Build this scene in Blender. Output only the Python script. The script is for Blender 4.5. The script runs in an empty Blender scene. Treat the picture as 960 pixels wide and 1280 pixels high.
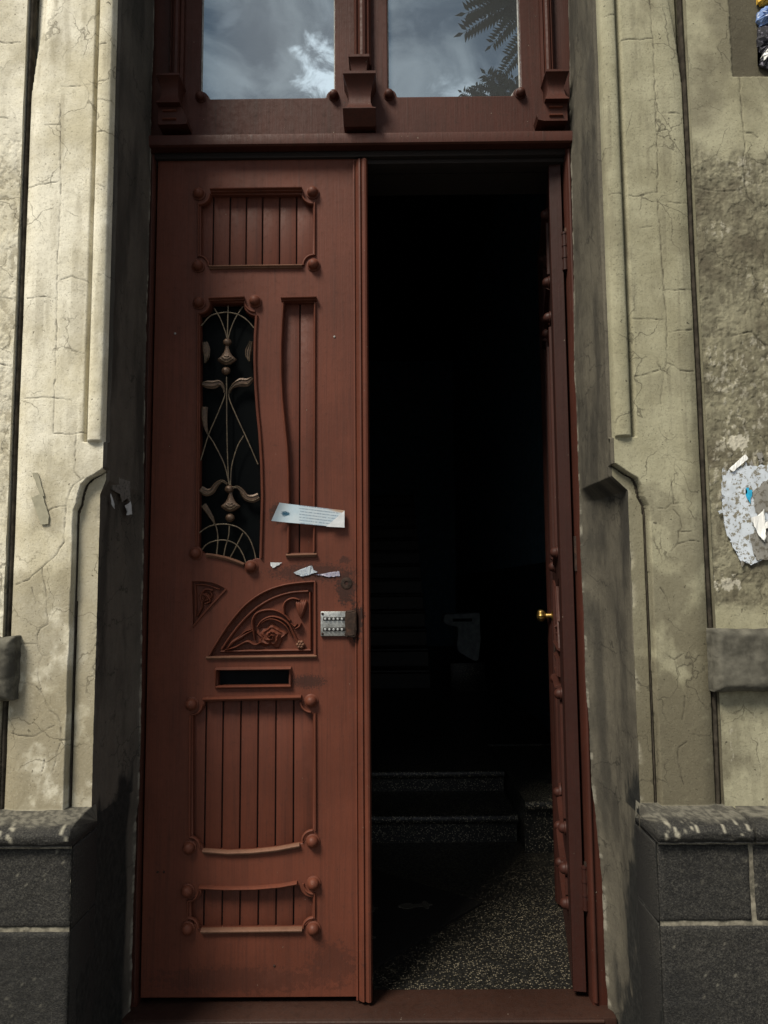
import bpy, bmesh, math, random
import numpy as np
from mathutils import Vector, Matrix

random.seed(7)
S = bpy.context.scene
C = S.collection

# ------------------------------------------------------------------ camera
F = 963.4                      # focal length in pixels of a 960 x 1280 picture
CAM_D = 2.2                    # metres from the camera to the outer face of the door leaf


def _n(v):
    v = np.array(v, float)
    return v / np.linalg.norm(v)


_y = _n([(486 - 480) / F, -(733 - 640) / F, 1])
_z = _n([(400 - 480) / F, -(-9430 - 640) / F, 1])
_z = _n(_z - _y * _z.dot(_y))
_x = -np.cross(_y, _z)
if _x[0] < 0:
    _x = -_x
M_CAM = np.array([_x, _y, _z])


def ray(px, py):
    return M_CAM @ np.array([(px - 480) / F, -(py - 640) / F, 1])


_r = ray(315, 1250)
CAM_H = -_r[2] / _r[1] * CAM_D


def at(px, py, Y=0.0):
    """measured point of the photograph -> X, Z on the vertical plane at depth Y"""
    r = ray(px, py)
    t = (Y + CAM_D) / r[1]
    return r[0] * t, CAM_H + r[2] * t


def atz(px, py, Z):
    r = ray(px, py)
    t = (Z - CAM_H) / r[2]
    return r[0] * t, -CAM_D + r[1] * t


cd = bpy.data.cameras.new('camera')
cam = bpy.data.objects.new('camera', cd)
C.objects.link(cam)
cd.sensor_fit = 'AUTO'
cd.sensor_width = 36
cd.lens = F / 1280 * 36
cd.clip_start = 0.05
cd.clip_end = 500
mw = Matrix.Identity(4)
for i in range(3):
    mw[i][0] = M_CAM[i, 0]
    mw[i][1] = M_CAM[i, 1]
    mw[i][2] = -M_CAM[i, 2]
mw[0][3], mw[1][3], mw[2][3] = 0, -CAM_D, CAM_H
cam.matrix_world = mw
S.camera = cam

# ------------------------------------------------------------------ world, sun, exposure
SUN_DIR = Vector((-0.50, -0.62, 1.0)).normalized()
SUN_STRENGTH = 1.5
SKY_STRENGTH = 0.05
EXPOSURE = 1.85
S.view_settings.view_transform = 'Standard'
S.view_settings.look = 'None'
S.view_settings.gamma = 1
S.view_settings.use_curve_mapping = False
S.view_settings.exposure = EXPOSURE


class NT:
    """small node-tree builder"""

    def __init__(self, tree):
        self.t = tree
        self.N = tree.nodes
        self.L = tree.links

    def n(self, typ, **kw):
        o = self.N.new(typ)
        for k, v in kw.items():
            setattr(o, k, v)
        return o

    def put(self, sock, v):
        if isinstance(v, bpy.types.NodeSocket):
            self.L.new(v, sock)
        elif v is not None:
            if sock.type == 'RGBA' and len(v) == 3:
                v = (*v, 1)
            sock.default_value = v

    def math(self, op, a, b=0.0, c=None, clamp=False):
        o = self.n('ShaderNodeMath', operation=op, use_clamp=clamp)
        self.put(o.inputs[0], a)
        self.put(o.inputs[1], b)
        if c is not None:
            self.put(o.inputs[2], c)
        return o.outputs[0]

    def vmath(self, op, a, b=None, s=None):
        o = self.n('ShaderNodeVectorMath', operation=op)
        self.put(o.inputs[0], a)
        if b is not None:
            self.put(o.inputs[1], b)
        if s is not None:
            self.put(o.inputs['Scale'], s)
        return o.outputs['Value'] if op in ('LENGTH', 'DOT_PRODUCT', 'DISTANCE') else o.outputs[0]

    def noise(self, vec, scale, detail=4, rough=.55, dist=0.0):
        o = self.n('ShaderNodeTexNoise')
        self.put(o.inputs['Vector'], vec)
        o.inputs['Scale'].default_value = scale
        o.inputs['Detail'].default_value = detail
        o.inputs['Roughness'].default_value = rough
        o.inputs['Distortion'].default_value = dist
        return o.outputs['Fac']

    def voro(self, vec, scale, out='Distance', feature='F1', rnd=1.0):
        o = self.n('ShaderNodeTexVoronoi', feature=feature)
        self.put(o.inputs['Vector'], vec)
        o.inputs['Scale'].default_value = scale
        o.inputs['Randomness'].default_value = rnd
        return o.outputs[out]

    def ramp(self, fac, lo, hi, a=0.0, b=1.0):
        o = self.n('ShaderNodeMapRange', interpolation_type='SMOOTHSTEP')
        self.put(o.inputs['Value'], fac)
        o.inputs['From Min'].default_value = lo
        o.inputs['From Max'].default_value = hi
        o.inputs['To Min'].default_value = a
        o.inputs['To Max'].default_value = b
        return o.outputs[0]

    def mix(self, fac, a, b, blend='MIX'):
        o = self.n('ShaderNodeMix', data_type='RGBA', blend_type=blend)
        self.put(o.inputs[0], fac)
        self.put(o.inputs[6], a)
        self.put(o.inputs[7], b)
        return o.outputs[2]

    def scale(self, vec, s):
        o = self.n('ShaderNodeMapping')
        self.put(o.inputs['Vector'], vec)
        o.inputs['Scale'].default_value = s
        return o.outputs[0]


W = bpy.data.worlds.new('World')
S.world = W
W.use_nodes = True
W.node_tree.nodes.clear()
nt = NT(W.node_tree)
sky = nt.n('ShaderNodeTexSky', sky_type='NISHITA')
sky.sun_disc = False
sky.sun_elevation = math.asin(SUN_DIR.z)
sky.sun_rotation = math.atan2(SUN_DIR.x, SUN_DIR.y)
tc = nt.n('ShaderNodeTexCoord')
dirv = tc.outputs['Generated']
sep = nt.n('ShaderNodeSeparateXYZ')
nt.put(sep.inputs[0], dirv)
zc = nt.math('ADD', nt.math('MAXIMUM', sep.outputs[2], 0.0), 0.25)
comb = nt.n('ShaderNodeCombineXYZ')
nt.put(comb.inputs[0], nt.math('DIVIDE', sep.outputs[0], zc))
nt.put(comb.inputs[1], nt.math('DIVIDE', sep.outputs[1], zc))
comb.inputs[2].default_value = 3.7
big = nt.noise(comb.outputs[0], 7.0, 6, .58, .6)
fine = nt.noise(comb.outputs[0], 24.0, 8, .62, .5)
# a brighter break in the cloud, and the ordinary grey ceiling of cloud round it
brk = nt.vmath('DISTANCE', comb.outputs[0], (-0.090, -0.985, 3.7))
b1 = nt.ramp(nt.math('ADD', brk, nt.math('MULTIPLY', nt.math('SUBTRACT', fine, .5), 0.20)), 0.044, -0.006, 0, 1)
brk2 = nt.vmath('DISTANCE', comb.outputs[0], (0.108, -1.030, 3.7))
b2 = nt.ramp(nt.math('ADD', brk2, nt.math('MULTIPLY', nt.math('SUBTRACT', fine, .5), 0.18)), 0.045, -0.01, 0, .40)
cl = nt.mix(nt.ramp(big, .34, .66), (1.15, 1.42, 1.65), (4.7, 4.7, 4.6))
cl = nt.mix(nt.math('MULTIPLY', nt.ramp(fine, .45, .75), .35), cl, (6.2, 6.2, 6.2))
cl = nt.mix(nt.math('MAXIMUM', b1, b2), cl, (16, 15.6, 15.2))
col = nt.mix(0.88, sky.outputs[0], cl)
bg = nt.n('ShaderNodeBackground')
nt.put(bg.inputs[0], col)
bg.inputs[1].default_value = SKY_STRENGTH
wo = nt.n('ShaderNodeOutputWorld')
nt.L.new(bg.outputs[0], wo.inputs[0])

sl = bpy.data.lights.new('sun', 'SUN')
sl.energy = SUN_STRENGTH
sl.angle = math.radians(19)
sl.color = (1.0, 0.93, 0.80)
so = bpy.data.objects.new('sun', sl)
so.rotation_euler = SUN_DIR.to_track_quat('Z', 'Y').to_euler()
so.location = (-4, -6, 8)
C.objects.link(so)


# ------------------------------------------------------------------ materials
def mat(name):
    m = bpy.data.materials.new(name)
    m.use_nodes = True
    m.node_tree.nodes.clear()
    t = NT(m.node_tree)
    p = t.n('ShaderNodeBsdfPrincipled')
    o = t.n('ShaderNodeOutputMaterial')
    t.L.new(p.outputs[0], o.inputs[0])
    t.p = p
    t.co = t.n('ShaderNodeTexCoord').outputs['Object']
    return m, t


def bump(t, h, strength, dist):
    b = t.n('ShaderNodeBump')
    b.inputs['Strength'].default_value = strength
    b.inputs['Distance'].default_value = dist
    t.put(b.inputs['Height'], h)
    t.L.new(b.outputs[0], t.p.inputs['Normal'])


def simple(name, col, rough=.6, metal=0.0, var=.25, nscale=30, bs=.3, spec=.4, dirt=None):
    m, t = mat(name)
    f = t.noise(t.co, nscale, 6, .6)
    dark = tuple(c * (1 - var) for c in col)
    lite = tuple(min(1, c * (1 + var)) for c in col)
    c = t.mix(t.ramp(f, .3, .7), dark, lite)
    if dirt:
        c = t.mix(t.ramp(t.noise(t.co, nscale * .35, 8, .7), .52, .68), c, dirt)
    t.put(t.p.inputs['Base Color'], c)
    t.put(t.p.inputs['Roughness'], t.ramp(f, .2, .8, rough - .08, rough + .08))
    t.p.inputs['Metallic'].default_value = metal
    t.p.inputs['Specular IOR Level'].default_value = spec
    bump(t, f, bs, .002)
    return m


def attr(t, name):
    a = t.n('ShaderNodeAttribute', attribute_name=name)
    s = t.n('ShaderNodeSeparateColor')
    t.L.new(a.outputs['Color'], s.inputs[0])
    return s.outputs[0], s.outputs[1], s.outputs[2]


def plaster(name, light, olive, dark):
    m, t = mat(name)
    crack, stone, chip = attr(t, 'wear_shade')
    stain_shade, rough_, tone = attr(t, 'tone')
    co = t.co
    n1 = t.noise(co, 5, 8, .65)
    n2 = t.noise(t.scale(co, (22, 22, 5)), 1.0, 7, .65)
    n3 = t.noise(co, 90, 5, .7)
    c = t.mix(t.ramp(n1, .36, .68), light, olive)
    c = t.mix(t.math('MULTIPLY', t.ramp(n2, .5, .75), .35), c, dark)
    c = t.mix(stain_shade, c, dark)
    # fine pitting and specks of soot
    sp = t.ramp(t.noise(co, 230, 3, .6), .60, .73)
    patchy = t.ramp(t.noise(co, 9, 4, .6), .42, .62)
    c = t.mix(t.math('MULTIPLY', t.math('MULTIPLY', sp, patchy), .55), c, tuple(x * .45 for x in dark))
    c = t.mix(t.math('MULTIPLY', t.ramp(n3, .5, .7), .16), c, tuple(x * .6 for x in olive))
    c = t.mix(tone, c, tuple(x * .62 for x in dark))
    c = t.mix(t.math('MULTIPLY', chip, .9), c, (.52, .49, .40))
    st = t.mix(t.ramp(t.noise(co, 60, 6, .7), .35, .75), (.006, .007, .007), (.024, .024, .022))
    c = t.mix(stone, c, st)
    gr = t.noise(co, 190, 2, .5)
    c = t.mix(t.math('MULTIPLY', t.ramp(gr, .56, .68), .26), c, dark)
    c = t.mix(t.math('MULTIPLY', t.ramp(gr, .42, .32), .08), c, light)
    pit = t.ramp(t.noise(co, 75, 3, .5), .71, .745)
    c = t.mix(t.math('MULTIPLY', pit, .75), c, tuple(x * .3 for x in dark))
    # hairline crazing
    vn = t.n('ShaderNodeTexVoronoi', feature='DISTANCE_TO_EDGE')
    wv = t.n('ShaderNodeTexNoise')
    t.put(wv.inputs['Vector'], co)
    wv.inputs['Scale'].default_value = 14
    wv.inputs['Detail'].default_value = 5
    t.put(vn.inputs['Vector'], t.vmath('ADD', t.scale(co, (1, .3, .8)), t.vmath('SCALE', wv.outputs['Color'], s=.09)))
    vn.inputs['Scale'].default_value = 9
    hl = t.math('MULTIPLY', t.ramp(vn.outputs['Distance'], .016, .004), t.ramp(t.noise(co, 6, 3), .46, .58))
    c = t.mix(t.math('MULTIPLY', hl, .58), c, tuple(x * .4 for x in dark))
    # brushed, patchy limewash
    br = t.noise(t.scale(co, (30, 30, 130)), 1.0, 4, .6)
    c = t.mix(t.math('MULTIPLY', t.ramp(br, .55, .75), .22), c, dark)
    c = t.mix(t.math('MULTIPLY', crack, .92), c, (.035, .030, .022))
    t.put(t.p.inputs['Base Color'], c)
    t.p.inputs['Roughness'].default_value = .86
    t.p.inputs['Specular IOR Level'].default_value = .25
    h = t.math('ADD', t.math('MULTIPLY', n3, .6), t.math('MULTIPLY', t.noise(co, 330, 3, .6), .4))
    h = t.math('ADD', h, t.math('MULTIPLY', sp, -.5))
    bump(t, h, .75, .0022)
    return m


M_PL = plaster('plaster_cream_bright_side', (.72, .685, .57), (.52, .475, .345), (.215, .185, .12))
M_PR = plaster('plaster_olive_dim_side', (.345, .328, .228), (.245, .229, .150), (.095, .082, .055))  # olive paint, darkened further: the right side's weaker light put into the colour
M_RL = plaster('plaster_dark_left_reveal', (.105, .092, .075), (.070, .062, .052), (.034, .031, .026))  # reveal plaster, much darker than the front
M_RR = plaster('plaster_dark_right_reveal', (.115, .103, .077), (.076, .068, .052), (.036, .033, .027))


def basalt():
    m, t = mat('dark_basalt')
    w, g, chip = attr(t, 'wear_shade')
    co = t.co
    n1 = t.noise(co, 7, 6, .6)
    n2 = t.noise(co, 230, 4, .75)
    n3 = t.noise(co, 420, 3, .6)
    c = t.mix(t.ramp(n1, .3, .7), (.0135, .0128, .0115), (.023, .0215, .0185))
    c = t.mix(t.ramp(n2, .50, .64), c, (.056, .053, .044))
    c = t.mix(t.ramp(n2, .47, .38), c, (.005, .005, .005))
    c = t.mix(t.math('MULTIPLY', t.ramp(n3, .62, .72), .6), c, (.10, .093, .076))
    c = t.mix(chip, c, (.30, .28, .22))
    c = t.mix(t.math('MULTIPLY', g, .8), c, (.007, .007, .007))
    t.put(t.p.inputs['Base Color'], c)
    t.p.inputs['Roughness'].default_value = .72
    t.p.inputs['Specular IOR Level'].default_value = .35
    bump(t, t.math('ADD', n2, t.math('MULTIPLY', n3, .5)), .8, .004)
    return m


M_BAS = basalt()
M_BLOCK = simple('grimy_cement', (.085, .08, .064), .88, 0, .4, 26, .7, .2, (.035, .033, .027))
M_MORT = simple('pale_mortar', (.17, .155, .12), .9, 0, .45, 60, .8, .2, (.07, .065, .05))


def red_paint(name, base, dk, wearpatches=()):
    m, t = mat(name)
    co = t.co
    n1 = t.noise(co, 4.5, 6, .6)
    grain = t.noise(t.scale(co, (170, 170, 5)), 1.0, 5, .6)
    n3 = t.noise(co, 60, 6, .65)
    c = t.mix(t.ramp(n1, .34, .66), base, tuple(x * .78 for x in base))
    c = t.mix(t.math('MULTIPLY', t.ramp(grain, .48, .70), .28), c, dk)
    streak = t.noise(t.scale(co, (46, 46, 1.6)), 1.0, 6, .65)
    c = t.mix(t.math('MULTIPLY', t.ramp(streak, .48, .70), .30), c, dk)
    fade = t.ramp(t.noise(co, 9, 7, .7), .54, .72)
    c = t.mix(t.math('MULTIPLY', fade, .30), c, tuple(min(1, x * k) for x, k in zip(base, (1.22, 1.38, 1.5))))
    scuff = t.ramp(t.noise(t.scale(co, (9, 9, 60)), 1.0, 6, .75), .64, .70)
    c = t.mix(t.math('MULTIPLY', scuff, .28), c, dk)
    c = t.mix(t.math('MULTIPLY', t.ramp(n3, .55, .72), .35), c, dk)
    # paint lost in small chips
    ch = t.ramp(t.noise(co, 120, 4, .6), .722, .755)
    c = t.mix(t.math('MULTIPLY', ch, .75), c, (.42, .36, .28))
    ch2 = t.ramp(t.noise(co, 75, 4, .6), .70, .74)
    c = t.mix(t.math('MULTIPLY', ch2, .7), c, (.02, .014, .012))
    spots = None
    for (x, z, rx, rz, k, nse) in wearpatches:
        d = t.vmath('LENGTH', t.vmath('MULTIPLY', t.vmath('SUBTRACT', co, (x, 0, z)), (1 / rx, 0, 1 / rz)))
        dn = t.math('ADD', d, t.math('MULTIPLY', t.math('SUBTRACT', t.noise(co, nse, 7, .8), .5), 4.2))
        mk = t.math('MULTIPLY', t.ramp(dn, 1.0, .72), k)
        spots = mk if spots is None else t.math('MAXIMUM', spots, mk)
    if spots is not None:
        c = t.mix(spots, c, (.020, .011, .009))
    t.put(t.p.inputs['Base Color'], c)
    t.put(t.p.inputs['Roughness'], t.ramp(n3, .3, .75, .48, .68))
    t.p.inputs['Specular IOR Level'].default_value = .20
    h = t.math('ADD', t.math('MULTIPLY', grain, .6), t.math('MULTIPLY', n3, .5))
    h = t.math('SUBTRACT', h, t.math('MULTIPLY', ch, .6))
    bump(t, t.math('ADD', h, t.math('MULTIPLY', streak, .5)), .42, .002)
    return m


HX, _ = at(185, 740)           # hinge side of the closed leaf


def lp(px, py, Y=0.0):
    """photograph -> local x, z of the closed leaf"""
    x, z = at(px, py, Y)
    return x - HX, z


def _w(px, py, rx, ry, k, nse):
    x, z = lp(px, py)
    return (x, z, rx * .00229, ry * .00229, k, nse)


RED = (.110, .0330, .0190)
REDD = (.035, .015, .011)
M_RED = red_paint('red_brown_paint', RED, REDD, [
    _w(390, 716, 56, 12, .6, 160), _w(432, 735, 13, 22, .8, 90), _w(445, 775, 10, 26, .95, 50), _w(385, 852, 24, 9, .7, 240),
    _w(347, 642, 12, 14, .7, 110), _w(315, 1052, 62, 7, .5, 40), _w(315, 1143, 60, 6, .5, 40), _w(415, 1205, 30, 26, .35, 45),
    _w(300, 1225, 120, 16, .35, 60), _w(430, 700, 8, 5, .6, 80)])
M_FRAME = red_paint('frame_red_brown_paint', (.058, .0175, .0112), (.020, .012, .009))
M_SILL = red_paint('worn_sill_paint', (.036, .0165, .0115), (.012, .007, .0055))
M_MOULD = red_paint('moulding_red_paint', (.114, .0345, .0195), (.036, .016, .012))
M_PALE = red_paint('pale_moulding_paint', (.155, .078, .050), (.06, .03, .02))  # paler paint, mostly for the lower mouldings of each panel
M_PLANK = red_paint('plank_red_paint', (.101, .0300, .0175), (.03, .013, .010))
M_RED_SHADE = red_paint('shaded_red_paint', (.032, .0100, .0070), (.018, .008, .006))  # darker copy of the door paint: shade on the open leaf put into colour
M_MOULD_SHADE = red_paint('shaded_moulding_paint', (.044, .0140, .0095), (.022, .010, .008))
M_DARKWOOD = simple('dark_gap_wood', (.012, .008, .007), .9)
M_IRON = simple('bronze_painted_iron', (.085, .050, .030), .45, .35, .45, 140, .5, .5, (.05, .03, .02))
M_ROD = simple('dull_iron_rod', (.125, .095, .062), .42, .45, .4, 90, .4, .5, (.08, .06, .045))
M_DGLASS = simple('dark_pane', (.0012, .002, .0024), .6, 0, .2, 5, .02, .05)
M_STEEL = simple('brushed_lock_steel', (.33, .34, .33), .42, .75, .25, 160, .3, .5, (.20, .19, .17))
M_BUTTON = simple('lock_button', (.55, .56, .55), .35, .8, .15, 200, .1)
M_SLOT = simple('lock_slot', (.012, .012, .012), .6)
M_RUST = simple('blackened_rusty_iron', (.03, .018, .013), .75, .3, .5, 70, .9, .3, (.075, .035, .02))
M_BRASS = simple('aged_brass', (.36, .24, .08), .38, .95, .3, 60, .2, .5, (.18, .11, .04))
M_GAP = simple('gap_black', (.006, .007, .008), .9, 0, .2, 20, .1, .1)  # flat near black for the letter slot back and cap groove
M_PUTTY = simple('pale_putty', (.30, .30, .285), .8, 0, .3, 80, .5, .2)
M_PAPERW = simple('white_paper', (.52, .54, .56), .75, 0, .10, 60, .15, .2)


def glass_mat():
    m, t = mat('street_window_glass')
    dirt = t.noise(t.co, 3.2, 6, .65)
    speck = t.ramp(t.noise(t.co, 130, 3, .6), .70, .76)
    g = t.n('ShaderNodeBsdfGlossy')
    g.inputs['Color'].default_value = (.70, .88, 1.0, 1)
    t.put(g.inputs['Roughness'], t.ramp(dirt, .3, .8, .002, .012))
    t.put(t.p.inputs['Base Color'], t.mix(speck, (.008, .010, .012), (.05, .05, .045)))
    t.p.inputs['Roughness'].default_value = .5
    mx = t.n('ShaderNodeMixShader')
    t.put(mx.inputs[0], t.math('SUBTRACT', .30, t.math('MULTIPLY', speck, .08)))
    t.L.new(t.p.outputs[0], mx.inputs[1])
    t.L.new(g.outputs[0], mx.inputs[2])
    out = [n for n in t.N if n.type == 'OUTPUT_MATERIAL'][0]
    t.L.new(mx.outputs[0], out.inputs[0])
    b = t.n('ShaderNodeBump')
    b.inputs['Strength'].default_value = .02
    b.inputs['Distance'].default_value = .01
    t.put(b.inputs['Height'], t.noise(t.co, 2.0, 2, .5))
    t.L.new(b.outputs[0], g.inputs['Normal'])
    return m


M_GLASS = glass_mat()


def terrazzo(name, base, chips, gain=1.0):
    m, t = mat(name)
    co = t.co
    v = t.n('ShaderNodeTexVoronoi', feature='F1')
    t.put(v.inputs['Vector'], t.vmath('ADD', co, t.vmath('SCALE', t.n('ShaderNodeTexNoise').outputs['Color'], s=.004)))
    v.inputs['Scale'].default_value = 175
    rs = t.n('ShaderNodeSeparateColor')
    t.L.new(v.outputs['Color'], rs.inputs[0])
    chip = t.math('MULTIPLY', t.ramp(v.outputs['Distance'], .50, .34), t.ramp(rs.outputs[0], .45, .95))
    dirt = t.ramp(t.noise(co, 6, 6, .65), .35, .7)
    c = t.mix(chip, base, tuple(x * gain for x in chips))
    c = t.mix(t.math('MULTIPLY', dirt, .5), c, tuple(x * .5 for x in base))
    t.put(t.p.inputs['Base Color'], c)
    t.put(t.p.inputs['Roughness'], t.ramp(rs.outputs[1], 0, 1, .28, .6))
    t.p.inputs['Specular IOR Level'].default_value = .4
    bump(t, v.outputs['Distance'], .25, .0015)
    return m


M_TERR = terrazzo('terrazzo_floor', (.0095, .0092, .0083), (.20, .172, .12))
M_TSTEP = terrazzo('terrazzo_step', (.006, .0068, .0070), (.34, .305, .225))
M_TSTAIR = terrazzo('terrazzo_stair_shaded', (.0012, .0016, .002), (.012, .012, .011))  # near-black copy of the step terrazzo: hall darkness put into the colour
M_TEAL = simple('dark_teal_wall_paint', (.20, .36, .44), .75, 0, .2, 12, .1, .25)
M_TEALLOW = simple('dark_dado_paint', (.035, .065, .08), .6, 0, .2, 12, .1, .25)
M_HALLCEIL = simple('dim_ceiling', (.03, .035, .037), .9)
M_MAT = simple('dark_woven_mat', (.012, .011, .010), .95, 0, .4, 220, .8, .1)
M_MOTIF = simple('pale_mat_motif', (.05, .046, .038), .95, 0, .3, 220, .6, .1)
M_NEWEL = simple('pale_worn_stone', (.30, .33, .34), .8, 0, .25, 20, .3, .2)


# ------------------------------------------------------------------ object helpers
def link(name, me, m=None, parent=None, loc=(0, 0, 0)):
    o = bpy.data.objects.new(name, me)
    if me is not None and m is not None and not me.materials:
        me.materials.append(m)
    C.objects.link(o)
    o.location = loc
    if parent is not None:
        o.parent = parent
    return o


def thing(name, label, cat, loc=(0, 0, 0), group=None):
    o = bpy.data.objects.new(name, None)
    o.empty_display_size = .1
    C.objects.link(o)
    o.location = loc
    tag(o, label, cat, group)
    return o


def tag(o, label=None, cat=None, group=None, kind=None):
    if label:
        o['label'] = label
    if cat:
        o['category'] = cat
    if group:
        o['group'] = group
    if kind:
        o['kind'] = kind
    return o


def done(bm, name, m=None, parent=None, smooth=None, loc=(0, 0, 0)):
    bmesh.ops.recalc_face_normals(bm, faces=bm.faces)
    me = bpy.data.meshes.new(name)
    bm.to_mesh(me)
    bm.free()
    if smooth is not None:
        me.shade_smooth()
        me.set_sharp_from_angle(angle=math.radians(smooth))
    return link(name, me, m, parent, loc)


def NB():
    return bmesh.new()


def box(bm, x0, x1, y0, y1, z0, z1, bev=0.0, seg=2):
    r = bmesh.ops.create_cube(bm, size=1)
    vs = r['verts']
    bmesh.ops.scale(bm, vec=(abs(x1 - x0), abs(y1 - y0), abs(z1 - z0)), verts=vs)
    bmesh.ops.translate(bm, vec=((x0 + x1) / 2, (y0 + y1) / 2, (z0 + z1) / 2), verts=vs)
    if bev > 0:
        es = list({e for v in vs for e in v.link_edges})
        bmesh.ops.bevel(bm, geom=es, offset=bev, segments=seg, profile=.5, affect='EDGES')
    return bm


def loft(bm, rings, closed=True, caps=True):
    """rings: lists of equal length of 3-D points"""
    R = [[bm.verts.new(p) for p in ring] for ring in rings]
    k = len(R[0])
    for a, b in zip(R[:-1], R[1:]):
        for i in range(k if closed else k - 1):
            j = (i + 1) % k
            bm.faces.new((a[i], a[j], b[j], b[i]))
    if caps and closed:
        bm.faces.new(R[0][::-1])
        bm.faces.new(R[-1])
    return bm


def tube(bm, pts, r, seg=8, rr=None):
    pts = [Vector(p) for p in pts]
    rings = []
    up = Vector((0, 1, 0))
    for i, p in enumerate(pts):
        a = pts[max(0, i - 1)]
        b = pts[min(len(pts) - 1, i + 1)]
        t = (b - a).normalized()
        u = t.cross(up)
        if u.length < 1e-4:
            u = t.cross(Vector((1, 0, 0)))
        u.normalize()
        v = t.cross(u).normalized()
        rad = rr[i] if rr else r
        rings.append([p + u * rad * math.cos(2 * math.pi * k / seg) + v * rad * math.sin(2 * math.pi * k / seg) for k in range(seg)])
    return loft(bm, rings)


def spline(pts, n=8):
    """Catmull-Rom through points of any dimension"""
    P = [np.array(p, float) for p in pts]
    P = [2 * P[0] - P[1]] + P + [2 * P[-1] - P[-2]]
    out = []
    for i in range(1, len(P) - 2):
        for k in range(n):
            t = k / n
            a, b, c, d = P[i - 1], P[i], P[i + 1], P[i + 2]
            out.append(.5 * ((2 * b) + (-a + c) * t + (2 * a - 5 * b + 4 * c - d) * t * t + (-a + 3 * b - 3 * c + d) * t ** 3))
    out.append(P[-2])
    return [tuple(p) for p in out]


def ribbon(bm, pts, w, h, y0=0.0, seg=6, shape='round', closed=False, yc=None):
    """moulding: a profile w wide and h proud run along a path of (x, z) lying on the plane y0 (proud = towards -y)"""
    n = len(pts)
    ws = w if isinstance(w, (list, tuple)) else [w] * n
    rings = []
    for i in range(n):
        a = np.array(pts[(i - 1) % n] if closed else pts[max(0, i - 1)])
        b = np.array(pts[(i + 1) % n] if closed else pts[min(n - 1, i + 1)])
        t = b - a
        t = t / (np.linalg.norm(t) + 1e-9)
        nn = np.array([-t[1], t[0]])
        ring = []
        yb = yc[i] if yc else y0
        for k in range(seg + 1):
            u = -1 + 2 * k / seg
            if shape == 'round':
                hh = math.sqrt(max(0, 1 - u * u))
            elif shape == 'ogee':
                hh = [0, .45, .5, .95, 1, .8, 0.35][min(6, int(round(6 * k / seg)))]
            else:
                hh = 0 if k in (0, seg) else 1
            q = np.array(pts[i]) + nn * u * ws[i] / 2
            ring.append((q[0], yb - h * hh, q[1]))
        q1 = np.array(pts[i]) + nn * ws[i] / 2
        q0 = np.array(pts[i]) - nn * ws[i] / 2
        ring += [(q1[0], yb + .003, q1[1]), (q0[0], yb + .003, q0[1])]
        rings.append(ring)
    if closed:
        rings.append(rings[0])
    return loft(bm, rings, True, not closed)


def ball(bm, c, r, sx=1, sy=1, sz=1, u=12, v=8, rot=None):
    res = bmesh.ops.create_uvsphere(bm, u_segments=u, v_segments=v, radius=r)
    vs = res['verts']
    bmesh.ops.scale(bm, vec=(sx, sy, sz), verts=vs)
    if rot is not None:
        bmesh.ops.rotate(bm, verts=vs, cent=(0, 0, 0), matrix=rot)
    bmesh.ops.translate(bm, vec=c, verts=vs)
    return vs


def lathe_y(bm, c, prof, seg=16):
    """turned piece with its axis along y; prof: (radius, y offset)"""
    rings = []
    for r, dy in prof:
        rings.append([(c[0] + r * math.cos(2 * math.pi * k / seg), c[1] + dy, c[2] + r * math.sin(2 * math.pi * k / seg)) for k in range(seg)])
    return loft(bm, rings)


def plate(name, loops, yf, th, m, parent, bev=.0015):
    """board with holes; loops of (x, z), first the outline; front face at yf"""
    cu = bpy.data.curves.new(name, 'CURVE')
    cu.dimensions = '2D'
    cu.fill_mode = 'BOTH'
    cu.extrude = th / 2 - bev
    cu.bevel_depth = bev
    cu.bevel_resolution = 1
    cu.offset = -bev
    for lp_ in loops:
        sp = cu.splines.new('POLY')
        sp.points.add(len(lp_) - 1)
        for p, (x, z) in zip(sp.points, lp_):
            p.co = (x, z, 0, 1)
        sp.use_cyclic_u = True
    tmp = bpy.data.objects.new('tmp', cu)
    C.objects.link(tmp)
    dg = bpy.context.evaluated_depsgraph_get()
    me = bpy.data.meshes.new_from_object(tmp.evaluated_get(dg))
    bpy.data.objects.remove(tmp)
    bpy.data.curves.remove(cu)
    co = np.empty(len(me.vertices) * 3, np.float32)
    me.vertices.foreach_get('co', co)
    co = co.reshape(-1, 3)
    me.vertices.foreach_set('co', np.stack([co[:, 0], yf + th / 2 - co[:, 2], co[:, 1]], 1).ravel())
    me.update()
    me.name = name
    me.materials.clear()
    me.shade_smooth()
    me.set_sharp_from_angle(angle=math.radians(50))
    return link(name, me, m, parent)


# ---- numpy noise and sheets (plaster and stone surfaces with real relief)
def _hash(ix, iy, seed):
    h = (ix.astype(np.int64) * 374761393 + iy.astype(np.int64) * 668265263 + seed * 1442695041) & 0xffffffff
    h = ((h ^ (h >> 13)) * 1274126177) & 0xffffffff
    h = h ^ (h >> 16)
    return (h & 0xffffff) / float(0xffffff)


def vnoise(u, v, seed=0):
    iu = np.floor(u)
    iv = np.floor(v)
    fu = u - iu
    fv = v - iv
    fu = fu * fu * (3 - 2 * fu)
    fv = fv * fv * (3 - 2 * fv)
    a = _hash(iu, iv, seed)
    b = _hash(iu + 1, iv, seed)
    c = _hash(iu, iv + 1, seed)
    d = _hash(iu + 1, iv + 1, seed)
    return (a * (1 - fu) + b * fu) * (1 - fv) + (c * (1 - fu) + d * fu) * fv


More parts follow.
